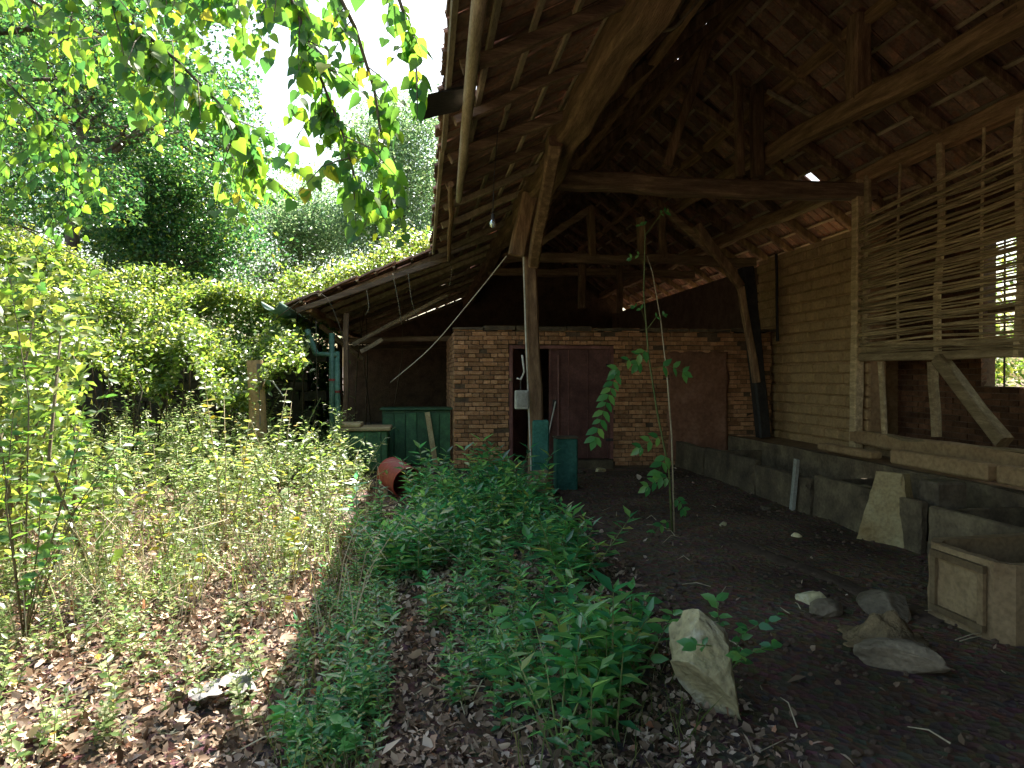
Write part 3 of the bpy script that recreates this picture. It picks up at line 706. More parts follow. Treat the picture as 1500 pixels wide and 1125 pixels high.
# red drum on its side
dr = thing('red_drum', 'rusty red metal drum lying on its side in the weeds', 'drum', loc=(-.32, 9.35, .215))
ax = Vector((.42, -.86, -.16)).normalized(); DM = ax.to_track_quat('Z', 'Y').to_matrix().to_4x4()
def drum():
    m_ = MB(); n = 28; r = .21; L_ = .52; prof = []
    for t in np.linspace(0, 1, 27): prof.append((r+.009*(math.exp(-((t-.33)/.03)**2)+math.exp(-((t-.67)/.03)**2)), -L_/2+L_*t))
    v = []; f = []
    for rr, zz in prof: v += [(rr*math.cos(2*math.pi*k/n), rr*math.sin(2*math.pi*k/n), zz) for k in range(n)]
    for i in range(len(prof)-1):
        for k in range(n): f.append((i*n+k, i*n+(k+1) % n, (i+1)*n+(k+1) % n, (i+1)*n+k))
    base = len(v)
    for rr, zz in reversed(prof): v += [((rr-.006)*math.cos(2*math.pi*k/n), (rr-.006)*math.sin(2*math.pi*k/n), max(zz, -L_/2+.01)) for k in range(n)]
    for i in range(len(prof)-1):
        for k in range(n): f.append((base+i*n+k, base+i*n+(k+1) % n, base+(i+1)*n+(k+1) % n, base+(i+1)*n+k))
    f.append(tuple(range(n))[::-1]); f.append(tuple(base+(len(prof)-1)*n+k for k in range(n)))
    m_.add(v, f, .5); return m_
drum().build('shell', M['red'], dr, mtx=DM, smooth=True)
def ring(r, rr, z, n=28, m=8):
    v = []; f = []
    for i in range(n):
        a = 2*math.pi*i/n
        for j in range(m):
            b = 2*math.pi*j/m; q = r+rr*math.cos(b); v.append((q*math.cos(a), q*math.sin(a), z+rr*math.sin(b)))
    for i in range(n):
        for j in range(m): f.append((i*m+j, ((i+1) % n)*m+j, ((i+1) % n)*m+(j+1) % m, i*m+(j+1) % m))
    return v, f
for zz in (-.26, .26): MB().add(*ring(.211, .009, zz)).build('rim', M['red'], dr, mtx=DM, smooth=True)
# cut trunk post
stump = thing('cut_trunk', 'sawn-off upright tree trunk with peeling bark among the creeper', 'tree stump', loc=(0, 0, 0))
sp = atY(377, 600, 11.0); stp = atY(373, 528, 11.0)
stump.location = (sp.x, 11, 0)
MB().add(*tube([(0, 0, -.1), (.01, 0, .5), (0, 0, 1.2), (stp.x-sp.x, 0, stp.z)], [.16, .135, .125, .12], 18)).build('trunk', M['adobe'], stump, smooth=False)
bk = MB(); v, f = [], []
for i in range(13):
    t = i/12; zz = stp.z*(t*.97+.03)-.05
    for k in range(8):
        a = rad(-75+k*20+8*noise.noise(Vector((i*.7, k, 0)))); rr = .135-.006*t+.012*noise.noise(Vector((i*.9, k*.8, 5)))+(.008 if 0 < k < 7 else -.02)
        v.append((rr*math.cos(a)+(stp.x-sp.x)*t, rr*math.sin(a), zz))
for i in range(12):
    for k in range(7): f.append((i*8+k, i*8+k+1, (i+1)*8+k+1, (i+1)*8+k))
bk.add(v, f).build('peeling_bark', M['bark'], stump, smooth=True)
MB().add(*tube([(.03, 0, stp.z-.3), (.25, -.1, stp.z-.32), (.42, -.15, stp.z-.55)], [.02, .014, .006], 6)).build('dead_shoot', M['pale'], stump)

# rocks and slabs
def stone(label, x, y, sz, seed, mat='rock', tilt=(0, 0, 0), group=None, name='stone', cat='stone', zoff=.35):
    z0 = gh(x, y)+sz[2]*zoff
    return MB().add(*blob((0, 0, 0), sz, seed, 4, .11, 1.5, facet=True), mtx=Matrix.Rotation(tilt[2], 4, 'Z') @ Matrix.Rotation(tilt[1], 4, 'Y') @ Matrix.Rotation(tilt[0], 4, 'X')).build(name, M[mat], None, mtx=Matrix.Translation((x, y, z0)), label=label, cat=cat, group=group)
stone('big pale broken limestone block leaning among weeds at lower centre', 1.36, 3.12, (.19, .16, .34), 3, tilt=(rad(-16), rad(-26), .3), name='limestone_block', cat='rock', zoff=.50)
stone('yellowish boulder at the foot of the front post', 1.48, 8.85, (.25, .20, .26), 5, 'slab', name='post_boulder', cat='rock', zoff=.5)
sq_ = thing('green_stub_post', 'short dark green steel stub with flat cap beside the front post', 'bollard', loc=(1.98, 9.4, 0))
MB().add(*bbox(-.15, .15, -.13, .13, -.05, .72, .02)).build('tube', M['teal'], sq_)
MB().add(*bbox(-.165, .165, -.145, .145, .722, .745, .006)).build('cap', M['concrete'], sq_)
for i, (px, py, s, lb) in enumerate(((852, 693, .10, 'round stone against the steel door sill'), (880, 690, .11, 'larger of two stones at the steel door sill'), (965, 680, .17, 'flat stone lying by the foot of the brick wall'), (1000, 682, .12, 'brown stone right of the tall seedling'),
        (1060, 775, .06, 'small white pebble on the dark barn floor'), (1166, 790, .06, 'white crumb of lime below the leaning pier'), (1190, 880, .12, 'rounded stone half sunk in the barn floor'), (1210, 895, .13, 'dark flat stone next to the sunk rounded stone'), (1300, 895, .22, 'long low boulder in front of the concrete trough'), (1120, 745, .07, 'grey lump near the feeding trough'))):
    p = atZ(px, py); stone(lb, p.x, p.y, (s, s*.8, s*.55), 20+i, 'stone' if i in (0, 2, 3, 7, 8, 9) else 'rock', (0, 0, i), name='loose_stone', group='loose stones on the barn floor')
# feeding trough along the right wall
tr = thing('feeding_trough', 'long low concrete feeding trough running along the mud brick wall', 'trough', loc=(4.9, 9, 0))
for (ya, yb, hh, tl) in ((10.4, 12.4, .44, 0), (8.7, 10.35, .46, .01), (7.35, 8.65, .42, -.02), (5.6, 7.3, .46, .02), (3.6, 5.5, .45, 0)):
    MB().add(*bbox(4.42-4.9, 4.50-4.9, ya-9, yb-9, -.1, hh+R.uniform(-.05, .03), .012), mtx=Matrix.Rotation(tl+R.uniform(-.03, .03), 4, 'Y')).build('front_panel', M['concrete'], tr); roughen(col.objects[-1] if False else tr.children[-1], 7, .012, 6, .09)
for yy in (10.38, 7.33, 5.55): MB().add(*bbox(-.40, .55, yy-9-.03, yy-9+.03, -.1, .40, .01)).build('divider', M['concrete'], tr)
roughen(MB().add(*rbox(.50, .62, -5.4, 3.4, -.1, .53, .02)).build('back_wall', M['concrete'], tr), 14, .02, 2.5, .1)
MB().add(*rbox(-.39, .49, -5.4, 3.4, -.05, .10, .01)).build('bed', M['concrete'], tr)
MB().add(*rbox(.64, 1.35, -5.4, 3.4, -.1, .50, .01)).build('ledge', M['mud'], tr)
for (ya, yb, zz) in ((6.0, 7.4, .73), (7.75, 8.9, .66), (4.2, 5.9, .74)):
    MB().add(*bbox(5.45, 5.62, ya, yb, .565, zz, .02)).build('kerb_slab', M['mud'], None, label={6.0: 'low brown slab set on the trough back edge under the braces', 7.75: 'broken brown slab set on the trough back edge beside the mud bricks', 4.2: 'brown slab on the trough back edge nearest the chunky trough'}[ya], cat='slab')
# thin board against the trough
MB().add(*rbox(-.02, .02, -.03, .03, 0, .62, .003)).build('thin_board', M['pale'], None, mtx=Matrix.Translation((4.36, 7.62, 0)) @ Matrix.Rotation(rad(9), 4, 'X'), label='thin pale batten standing against the trough front', cat='board')
# leaning tapered pier
def prism(b, t, h, th0, th1):
    v = [(-th0, -b, 0), (th0, -b, 0), (th0, b, 0), (-th0, b, 0), (-th1, -t, h), (th1, -t, h), (th1, t, h), (-th1, t, h)]
    return v, [(0, 3, 2, 1), (4, 5, 6, 7), (0, 1, 5, 4), (1, 2, 6, 5), (2, 3, 7, 6), (3, 0, 4, 7)]
pr = MB().add(*prism(.26, .12, .70, .11, .08)).build('tapered_pier', M['slab'], None, mtx=Matrix.Translation((4.42, 6.0, -.03)) @ Matrix.Rotation(rad(32), 4, 'Z') @ Matrix.Rotation(rad(6), 4, 'Y'), label='pale yellow tapered stone pier standing by the trough', cat='pier'); roughen(pr, 9, .008, 7, .05)
MB().add(*bbox(-.16, .16, -.12, .12, 0, .62, .02)).build('pier_side', M['stone'], None, mtx=Matrix.Translation((4.80, 5.78, 0)), label='dark block standing in for the side face of the pale tapered pier', cat='pier')  # separate dark block stands in for the tapered pier's side face
# chunky trough at the right edge
ct = thing('stone_trough', 'heavy square concrete trough with recessed side panel at right edge', 'trough', loc=(3.4, 3.7, 0))
def ring_wall(poly, th, z0, z1):
    n = len(poly); c = Vector((sum(p[0] for p in poly)/n, sum(p[1] for p in poly)/n)); v = []; f = []
    inn = []
    for i in range(n):
        a, b, d = Vector(poly[i-1]), Vector(poly[i]), Vector(poly[(i+1) % n])
        e1 = (b-a).normalized(); e2 = (d-b).normalized(); n1 = Vector((-e1.y, e1.x)); n2 = Vector((-e2.y, e2.x))
        bis = (n1+n2).normalized(); inn.append(b+bis*th/max(.3, bis.dot(n1)))
    for z in (z0, z1): v += [(p[0], p[1], z) for p in poly]
    for z in (z0, z1): v += [(p[0], p[1], z) for p in inn]
    for i in range(n):
        j = (i+1) % n
        f += [(i, j, n+j, n+i), (2*n+i, 3*n+i, 3*n+j, 2*n+j), (n+i, n+j, 3*n+j, 3*n+i), (i, 2*n+i, 2*n+j, j)]
    return v, f
poly = [(0, 0), (1.3, -.12), (1.5, .1), (1.5, .9), (1.3, 1.05), (.18, .85), (0, .68)]
poly = [(0.02, .0), (.10, -.07), (1.4, -.16), (1.5, .0), (1.5, .7), (.12, .62), (.0, .52)]
cc = MB().add(*ring_wall(poly, .07, -.05, .47)).build('basin', M['terra'], ct)
roughen(cc, 4, .006, 7, .05)
MB().add([(p[0]*.97+.02, p[1]*.97+.01, .16) for p in poly], [tuple(range(len(poly)))]).build('soil_fill', M['earth'], ct)
for (a, b, c, d) in ((.04, .48, .39, .435), (.04, .48, .03, .07)): MB().add(*box(-.022, .004, a, b, c, d)).build('panel_moulding', M['terra'], ct)
for (a, b) in ((.04, .085), (.435, .48)): MB().add(*box(-.020, .004, a, b, .072, .388)).build('panel_moulding', M['terra'], ct)
# sacking over a worn stone
stone('worn oblong stone lying at lower right with sacking on it', 2.62, 3.42, (.24, .12, .10), 41, 'stone', (0, 0, rad(-38)), name='oblong_stone', zoff=.55)
sv = []; sf = []; ns = 26
for j in range(ns):
    for i in range(ns):
        u = i/(ns-1)-.5; v_ = j/(ns-1)-.5
        r2 = math.hypot(u*1.1, v_)
        zz = .16-.42*r2**1.3+.075*noise.fractal(Vector((u*3.2+3, v_*6.5+u*5, 1)), .8, 2, 3)
        sv.append((u*.46+.04*noise.noise(Vector((v_*6, 3, 0))), v_*.36+.04*noise.noise(Vector((u*6, 7, 0))), max(zz, .012)))
for j in range(ns-1):
    for i in range(ns-1): sf.append((j*ns+i, j*ns+i+1, (j+1)*ns+i+1, (j+1)*ns+i))
sk = MB().add(sv, sf).build('jute_sack', M['sack'], None, smooth=True, mtx=Matrix.Translation((2.72, 3.72, .02)) @ Matrix.Rotation(rad(-25), 4, 'Z'), label='crumpled brown sacking heaped on the oblong stone', cat='sack')
so = sk.modifiers.new('cloth', 'SOLIDIFY'); so.thickness = .006
# low mud kerb across the floor
mk = []
p0 = atZ(1075, 800); p1 = atZ(1390, 905)
v, f = [], []
for i in range(31):
    t = i/30; c = p0.lerp(p1, t); d = (p1-p0).normalized(); a = Vector((-d.y, d.x, 0))
    for k in range(9):
        s = (k/8-.5)*2; wd = .13+.09*noise.noise(Vector((t*7, k*.6, 0)))
        q = c+a*s*wd; v.append((q.x, q.y, gh(q.x, q.y)-.02+.035*(1-s*s)**.6+.012*noise.noise(Vector((t*20, k*2, 4)))))
for i in range(30):
    for k in range(8): f.append((i*9+k, i*9+k+1, (i+1)*9+k+1, (i+1)*9+k))
MB().add(v, f).build('mud_kerb', M['clod'], None, smooth=True, kind='structure')

# cords, bulb, twig
def cord(label, pts, r, mat='cord', name='cord', cat='cord'):
    P = [Vector(p) for p in pts]; out_ = []
    for i in range(len(P)-1):
        a, b, c, d = P[max(0, i-1)], P[i], P[i+1], P[min(len(P)-1, i+2)]
        for k in range(6):
            t = k/6; out_.append(.5*((2*b)+(c-a)*t+(2*a-5*b+4*c-d)*t*t+(3*b-a-3*c+d)*t**3))
    out_.append(P[-1])
    return MB().add(*tube(out_, r, 6)).build(name, M[mat], None, smooth=True, label=label, cat=cat)
cord('pale cord stretched down from the front post to the dark lean-to', [atY(742, 375, 9.1), atY(690, 440, 10), atY(630, 510, 11.2), atY(572, 560, 12.3)], .007)
cord('pale peeled twig sticking out under the dark roof at top', [atY(1025, -2, 5.2), atY(1000, 28, 5.2), atY(985, 42, 5.2), atY(960, 47, 5.2), atY(937, 52, 5.2)], .013, 'straw', 'peeled_twig', 'twig')
lp = [atY(918+10*math.cos(a), 76+9*math.sin(a), 5.4) for a in np.linspace(0, 11, 14)]
cord('small coil of wire hanging from the front plate', [atY(893, 97, 5.4)]+lp+[atY(935, 70, 5.4)], .004, 'cord', 'wire_coil', 'wire')
cord('thin wire dangling in a hook beside the front post', [atY(802, 255, 8.9), atY(798, 300, 8.9), atY(792, 328, 8.9), atY(780, 338, 8.9)], .006, 'cord', 'dangling_wire', 'wire')
bl = thing('light_bulb', 'bare glass light bulb hanging below the tiled eave', 'light bulb', loc=atY(722, 325, 6.6))
MB().add(*tube([(0, 0, -.06), (0, 0, -.045), (0, 0, -.02), (0, 0, .01), (0, 0, .03)], [.008, .026, .031, .024, .014], 12)).build('glass', M['glass'], bl, smooth=True)
MB().add(*tube([(0, 0, .03), (0, 0, .075)], .017, 10)).build('socket', M['dark'], bl)
MB().add(*tube([(0, 0, .075), (.01, 0, .4), (.05, 0, atZ(722, 325, 3.7).z-bl.location.z+.3)], .004, 5)).build('flex', M['dark'], bl)
# dry roots and stems hanging at the lean-to edge
for i, (a, b, c) in enumerate((((575, 400), (583, 440), (588, 475)), ((537, 425), (540, 450), (535, 462)), ((598, 402), (603, 440), (610, 462)), ((400, 470), (470, 430), (505, 500)), ((655, 378), (662, 395), (658, 420)), ((463, 470), (464, 560), (466, 600)))):
    cord(['dry root hanging over the middle of the lean-to edge', 'short dry tendril on the lean-to edge near the gutter', 'long arching dry stem crossing the lean-to rafters', 'bent dry vine stem looping over the gutter', 'dry stalk hanging where the lean-to meets the eave', 'thin vertical vine stem left of the downpipe'][i], [atY(*a, 12.2), atY(*b, 12.1), atY(*c, 12.15)], .007, 'twig', 'dry_stem', 'dry stem')

# debris on the sunny ground
v = []; f = []; n_ = 14
for j in range(n_):
    for i in range(n_):
        u = i/(n_-1)-.5; q = j/(n_-1)-.5
        v.append((u*.30, q*.20+.05*u, .03+.05*abs(u+q)+.03*noise.fractal(Vector((u*6, q*6, 2)), .9, 2, 3)))
for j in range(n_-1):
    for i in range(n_-1):
        if not (5 < i < 10 and 4 < j < 9): f.append((j*n_+i, j*n_+i+1, (j+1)*n_+i+1, (j+1)*n_+i))
p = atZ(325, 1020)
MB().add(v, f).build('torn_sheet', M['white'], None, smooth=True, mtx=Matrix.Translation((p.x, p.y, gh(p.x, p.y)+.01)) @ Matrix.Rotation(rad(25), 4, 'Z'), label='torn dirty white plastic sheet on the sunny leaf litter', cat='plastic sheet')
for i, (px, py, s) in enumerate(((428, 945, .10), (410, 870, .07), (415, 1025, .05), (100, 930, .06))):
    p = atZ(px, py)
    MB().add(*bbox(-s*.7, s*.7, -s*.45, s*.45, -.01, .012, .004)).build('tile_shard', M['tile'], None, mtx=Matrix.Translation((p.x, p.y, gh(p.x, p.y)+.035)) @ Matrix.Rotation(i*1.3, 4, 'Z') @ Matrix.Rotation(.3, 4, 'X'),
        label=['largest broken red tile shard beside the grass edge', 'small red tile shard in the sunlit litter beyond the plastic sheet', 'smallest red shard below the plastic sheet', 'red tile shard near the left sapling stem'][i], cat='tile shard', group='red tile shards on the ground')

# ------------------------------------------------------------------ vegetation
def rand_ball(n, c, r, flat=1.0, shell=.0):
    p = NR.normal(size=(n, 3)); p /= np.linalg.norm(p, axis=1)[:, None]+1e-9
    rr = (shell+(1-shell)*NR.random(n)**.6)
    return np.array(c)+p*rr[:, None]*np.array([r, r, r*flat])
def branchy(tr_, root, top, spread, nb, r0, seed):
    """limbs of a tree; returns their tips"""
    rr = random.Random(seed); tips = []
    for k in range(nb):
        t = rr.uniform(.3, 1.0); a = rr.uniform(0, 2*math.pi)
        s = Vector(root).lerp(Vector(top), t)
        e = s+Vector((math.cos(a)*spread*rr.uniform(.4, 1)*(1.15-.5*t), math.sin(a)*spread*rr.uniform(.4, 1)*(1.15-.5*t), spread*rr.uniform(.05, .55)))
        m_ = s.lerp(e, .5)+Vector((rr.uniform(-.3, .3), rr.uniform(-.3, .3), rr.uniform(0, .4)))
        r1 = r0*(1-t*.7)*.5
        tr_.add(*tube([s, m_, e], [r1, r1*.6, r1*.15], 6)); tips.append(e); tips.append(m_.lerp(e, .5)+Vector((rr.uniform(-.5, .5),)*3))
        for q in range(2):
            e2 = m_+Vector((rr.gauss(0, .5), rr.gauss(0, .5), rr.uniform(.1, .7)))*spread*.5
            tr_.add(*tube([m_, e2], [r1*.4, r1*.1], 5)); tips.append(e2)
    return tips
def tree(label, x, y, h, spread, nleaf, ls, mat='treeleaf', seed=1, lo=.3, clump=.9, group='trees behind the yard', tmpl='ov', lean=(0, 0), sep=1.0):
    t_ = thing('tree', label, 'tree', group, (x, y, gh(x, y)-.1))
    m_ = MB(); r0 = h*.016+.05; top = (lean[0], lean[1], h*.88); rr = random.Random(seed)
    pts = [Vector((0, 0, 0)).lerp(Vector(top), k/7)+Vector((rr.uniform(-.12, .12), rr.uniform(-.12, .12), 0))*(k > 0) for k in range(8)]
    m_.add(*tube(pts, [r0*(1-.11*k)*(1.35 if k == 0 else 1) for k in range(8)], 9))
    tips = branchy(m_, (lean[0]*lo, lean[1]*lo, h*lo), top, spread, 26, r0, seed)
    m_.build('trunk', M['bark'], t_, smooth=True)
    tips += [Vector(top)]
    ws = np.array([rr.uniform(.4, 1.4) for _ in tips]); ws /= ws.sum()
    Pc = []
    for tp, w_ in zip(tips, ws):
        n = int(nleaf*w_); r = clump*rr.uniform(.7, 1.35)
        Pc.append(rand_ball(n, tp, r, .65, .15))
    P = np.concatenate(Pc)
    cm = cloud_mesh('crown', [cloud(P, ls, tmpl, (0, -.25, .9), .75, (0, 0, -.5))], M[mat])
    link('crown', cm, t_)
    return t_
tree('tall dark tree at far left rising out of the frame', -12.6, 21.5, 14.5, 4.4, 34000, .17, seed=2, clump=1.5)
tree('bushy dark tree behind the creeper mound, left of the sky gap', -7.6, 23.5, 11.5, 3.6, 34000, .15, seed=3, clump=1.3, lo=.1)
tree('tree with dark glossy foliage low above the creeper mound', -6.6, 19.0, 7.2, 2.4, 26000, .12, seed=9, clump=.95, lo=.12)
tree('slender leaning tree with blue sky showing through, upper left', -9.6, 18.5, 12.5, 3.2, 13000, .13, seed=4, clump=1.0, lo=.35, lean=(1.6, 0))
tree('distant haze-tinted feathery tree just left of the roof edge', -1.2, 35, 14.2, 4.6, 42000, .17, 'hazeleaf', seed=5, clump=1.9, lo=.08)
tree('distant haze-tinted tree in the middle of the gap behind the lean-to', -6.4, 37, 11.2, 4.4, 34000, .17, 'hazeleaf', seed=6, clump=1.9, lo=.05)
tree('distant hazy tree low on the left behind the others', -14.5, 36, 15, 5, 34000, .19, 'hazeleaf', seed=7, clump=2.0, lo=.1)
tree('broad tree beyond the far end of the barn', 3.5, 40, 13, 5, 16000, .24, 'treeleaf', seed=8, clump=2.0, lo=.1)
tree('sunny tree outside the right-hand opening', 13.5, 10.5, 7, 2.6, 16000, .12, 'vineleaf', seed=10, clump=1.1, lo=.05, group='trees right of the barn')
tree('second tree outside the right-hand opening, nearer the camera', 12, 4.5, 6, 2.4, 14000, .12, 'vineleaf', seed=12, clump=1.1, lo=.05, group='trees right of the barn')
tree('tree left of the camera shading the yard edge', -9.5, 9.5, 8.5, 2.6, 15000, .11, 'treeleaf', seed=14, clump=1.0, lo=.25)

# creeper mound
def mound(label, name, fn, n, ls, stems, mat='vineleaf', cat='creeper'):
    t_ = thing(name, label, cat)
    P = np.array([fn() for _ in range(n)])
    link('foliage', cloud_mesh('foliage', [cloud(P, ls, 'ov', (0, -.35, .85), .55, (0, -.5, -.4)), cloud(P[:n//6]+NR.normal(size=(n//6, 3))*.08, ls*1.5, 'oval6', (0, -.3, .9), .5, (0, -.5, -.4))], M[mat]), t_)
    m_ = MB()
    for k in range(stems):
        a = Vector(fn()); b = Vector(fn()); b = a+(b-a)*.35
        c = Vector((a.x+R.uniform(-.4, .4), a.y+R.uniform(-.2, .2), 0))
        m_.add(*tube([c, c.lerp(a, .5)+Vector((R.uniform(-.2, .2), 0, 0)), a, b], [.018, .014, .010, .004], 5))
    m_.build('stems', M['twig'], t_, smooth=True, kind='stuff'); return t_
TOP = [(-60, 230), (0, 300), (60, 352), (150, 392), (250, 408), (330, 428), (400, 450), (450, 472)]
BOT = [(-60, 560), (0, 540), (100, 520), (200, 560), (270, 520), (330, 600), (380, 590), (440, 520)]
def interp(T, x):
    for (a, b), (c, d) in zip(T, T[1:]):
        if a <= x <= c: return b+(d-b)*(x-a)/(c-a)
    return T[-1][1]
def f_mound():
    x = R.uniform(-60, 445); t = R.random()**1.25
    Y = 14.2-3.0*t+R.gauss(0, .22)
    y0 = interp(TOP, x); y1 = interp(BOT, x)+34*noise.noise(Vector((x*.02, 3, 0)))
    p = atY(x, y0+(y1-y0)*t, Y); nn = noise.noise(Vector((p.x*1.1, p.y*1.1, p.z*1.1)))
    p += Vector((0, -.5*nn, .38*nn+R.gauss(0, .09))); return p
mound('sunlit mass of small-leaved creeper heaped over the left yard wall', 'creeper_mound', f_mound, 52000, .075, 34)
def f_roofv():
    y = R.uniform(13.2, 20); x = R.uniform(-3.2, .4-(y-13)*.02); tz = LE[1]+(x-LE[0])*.38+.15
    n_ = noise.noise(Vector((x, y, 5)))
    return Vector((x, y, tz+.18+abs(R.gauss(0, .16))+.5*max(0, n_)+.06*(y-13)))
mound('yellow-green creeper spreading over the top of the lean-to roof', 'roof_creeper', f_roofv, 22000, .08, 8)
def f_out():
    return Vector((R.uniform(8.6, 11.5), R.uniform(4.5, 15), abs(R.gauss(1.6, 1.5))))
mound('sunny bushes filling the view through the right-hand opening', 'garden_bushes', f_out, 22000, .10, 14, 'vineleaf', 'bushes')
# old wall and earth bank in the gloom behind the creeper
wl = thing('yard_wall', 'yard wall coloured near black for the gloom under the creeper', 'wall', loc=(-8, 15.3, 0))
sm = MB(); zc = -.2
while zc < 2.3:
    x = -7
    while x < 5.4:
        ln = R.uniform(.3, .6); sm.add(*rbox(x, x+ln-.02, R.uniform(-.03, .02), .4, zc, zc+.2, .02)); x += ln
    zc += .21
sm.build('stones', M['gloomstone'], wl, kind='stuff')
def f_hedge():
    x = R.uniform(-15, -2.2) if R.random() < .7 else R.uniform(-3.6, -2.0); return Vector((x, 16.6+R.gauss(0, .5), abs(R.gauss(1.3, .95))))
mound('dark hedge filling the shade behind the yard wall', 'back_hedge', f_hedge, 30000, .10, 14, 'treeleaf', 'hedge')
# shaded bank at far left
def f_left():
    y = R.uniform(5.2, 10.5); k = R.random(); x = -y*(.475+.22*k); t = R.random()**.8; n_ = noise.noise(Vector((y*1.3, t*2.5, k*2)))
    return Vector((x+.5*n_, y, .2+(1.5+2.1*k+.9*n_)*t))
mound('dense leafy thicket closing the left edge of the yard', 'left_thicket', f_left, 8500, .085, 24, 'vineleaf', 'thicket')

# one-plant shapes, merged many times into ground cover
def plant_arrays(kind, rr):
    """returns leaf bases, axes, sizes and stem polylines of one plant, base at origin, unit metres"""
    leaves = []; stems = []
    if kind == 'nettle':
        h = rr.uniform(.16, .5); lean = Vector((rr.gauss(0, .24), rr.gauss(0, .24), 1)).normalized()
        pts = [lean*h*t+Vector((0, 0, 0)) for t in (0, .5, 1)]; stems.append((pts, .004))
        n = int(h/.05); a0 = rr.uniform(0, 6)
        for i in range(n+1):
            t = .25+.75*i/n; a = a0+i*1.57
            for s in (0, math.pi):
                d = Vector((math.cos(a+s), math.sin(a+s), .35-.25*(1-t)+(.5 if i == n else 0))).normalized()
                leaves.append((lean*h*t, d, rr.uniform(.055, .10)*(1.15-.35*t)))
    elif kind == 'weed':
        h = rr.uniform(.45, 1.15); lean = Vector((rr.gauss(0, .16), rr.gauss(0, .16), 1)).normalized()
        bend = Vector((rr.gauss(0, .1), rr.gauss(0, .1), 0)); pts = [lean*h*t+bend*t*t for t in (0, .35, .7, 1)]
        stems.append((pts, .0045)); n = int(h/.035)
        for i in range(n):
            t = .2+.8*i/n; a = rr.uniform(0, 6.28); q = lean*h*t+bend*t*t
            leaves.append((q, Vector((math.cos(a), math.sin(a), rr.uniform(-.3, .5))).normalized(), rr.uniform(.035, .075)*(1.2-.5*t)))
            if rr.random() < .35:
                e = q+Vector((math.cos(a), math.sin(a), .6))*rr.uniform(.05, .16); stems.append(([q, e], .002))
                for k in range(4): leaves.append((q.lerp(e, k/3), Vector((rr.gauss(0, 1), rr.gauss(0, 1), .2)).normalized(), rr.uniform(.02, .04)))
    elif kind == 'broad':
        h = rr.uniform(.4, 1.0); lean = Vector((rr.gauss(0, .28), rr.gauss(0, .28), 1)).normalized(); droop = Vector((lean.x*.5, lean.y*.5, -.12))
        stems.append(([lean*h*t+droop*t*t for t in (0, .35, .7, 1)], .006)); n = int(h/.055)
        for i in range(n):
            t = .15+.85*i/n; a = i*2.4+rr.uniform(-.4, .4); q = lean*h*t+droop*t*t
            e = q+Vector((math.cos(a), math.sin(a), .35))*.05; stems.append(([q, e], .002))
            leaves.append((e, Vector((math.cos(a), math.sin(a), rr.uniform(-.7, .1))).normalized(), rr.uniform(.06, .115)*(1.15-.5*t)))
    return leaves, stems
def scatter_plants(name, kind, spots, mat, stemmat, label=None, tmpl='lance', scale=1.0, cat=None, kindp='stuff'):
    rr = random.Random(hash(kind) % 7+3 if False else 5); vars_ = [plant_arrays(kind, rr) for _ in range(14)]
    B = []; D = []; S = []; sm_ = MB()
    for (x, y, s) in spots:
        lv, st = vars_[R.randrange(14)]; a = R.uniform(0, 6.28); ca, sa = math.cos(a), math.sin(a); z = gh(x, y)-.01
        rot = lambda q: Vector((q.x*ca-q.y*sa, q.x*sa+q.y*ca, q.z))
        for b, d, l in lv: q = rot(b)*s; e = rot(d); B.append((q.x+x, q.y+y, q.z+z)); D.append(e); S.append(l*s*scale)
        for pts, r in st: sm_.add(*tube([rot(p)*s+Vector((x, y, z)) for p in pts], [r*s]*(len(pts)-1)+[r*s*.4], 3, closed=False))
    B = np.array(B); D = np.array([tuple(d) for d in D]); S = np.array(S)
    nn = np.zeros_like(D); nn[:, 2] = 1.0; nn += NR.normal(size=nn.shape)*.22; nn -= (nn*D).sum(1)[:, None]*D; nn /= np.linalg.norm(nn, axis=1)[:, None]+1e-9
    tv, tf = LT[tmpl]; tv = np.array(tv); a = np.cross(D, nn)
    V = B[:, None]+S[:, None, None]*(tv[None, :, 0:1]*a[:, None]+tv[None, :, 1:2]*D[:, None]+tv[None, :, 2:3]*nn[:, None])
    me = cloud_mesh(name, [(V.reshape(-1, 3), tf, len(tv), len(B), np.repeat(NR.random(len(B)), len(tv)))], M[mat])
    me.materials.append(M[stemmat]); 
    o = link(name, me, None, label=label, cat=cat, kind=kindp)
    so_ = sm_.build('stems', M[stemmat], o, kind='stuff')
    return o
def inpoly(x, y, P):
    c = False; j = len(P)-1
    for i in range(len(P)):
        if (P[i][1] > y) != (P[j][1] > y) and x < (P[j][0]-P[i][0])*(y-P[i][1])/(P[j][1]-P[i][1])+P[i][0]: c = not c
        j = i
    return c
def ground_spots(polys, n, smin, smax, dens=None):
    out_ = []
    for poly_ in polys:
        G = [tuple(atZ(*p))[:2] for p in poly_]
        x0, x1 = min(p[0] for p in G), max(p[0] for p in G); y0, y1 = min(p[1] for p in G), max(p[1] for p in G)
        k = 0; tries = 0
        while k < n and tries < n*40:
            tries += 1
            x, y = R.uniform(x0, x1), R.uniform(y0, y1)
            if not inpoly(x, y, G): continue
            if noise.noise(Vector((x*1.6, y*1.6, 9))) < -.22 and R.random() < .8: continue
            out_.append((x, y, R.uniform(smin, smax))); k += 1
    return out_
ns_ = ground_spots([[(560, 745), (690, 705), (760, 722), (830, 780), (870, 830), (850, 880), (700, 860), (640, 850), (540, 860), (520, 800)]], 760, .8, 1.35)
ns_ += ground_spots([[(680, 900), (860, 900), (960, 960), (1010, 1030), (1000, 1180), (860, 1160), (760, 1060), (690, 980)]], 130, .6, 1.05)
ns_ += ground_spots([[(620, 890), (720, 870), (760, 1000), (740, 1120), (650, 1060)]], 75, .45, .9)
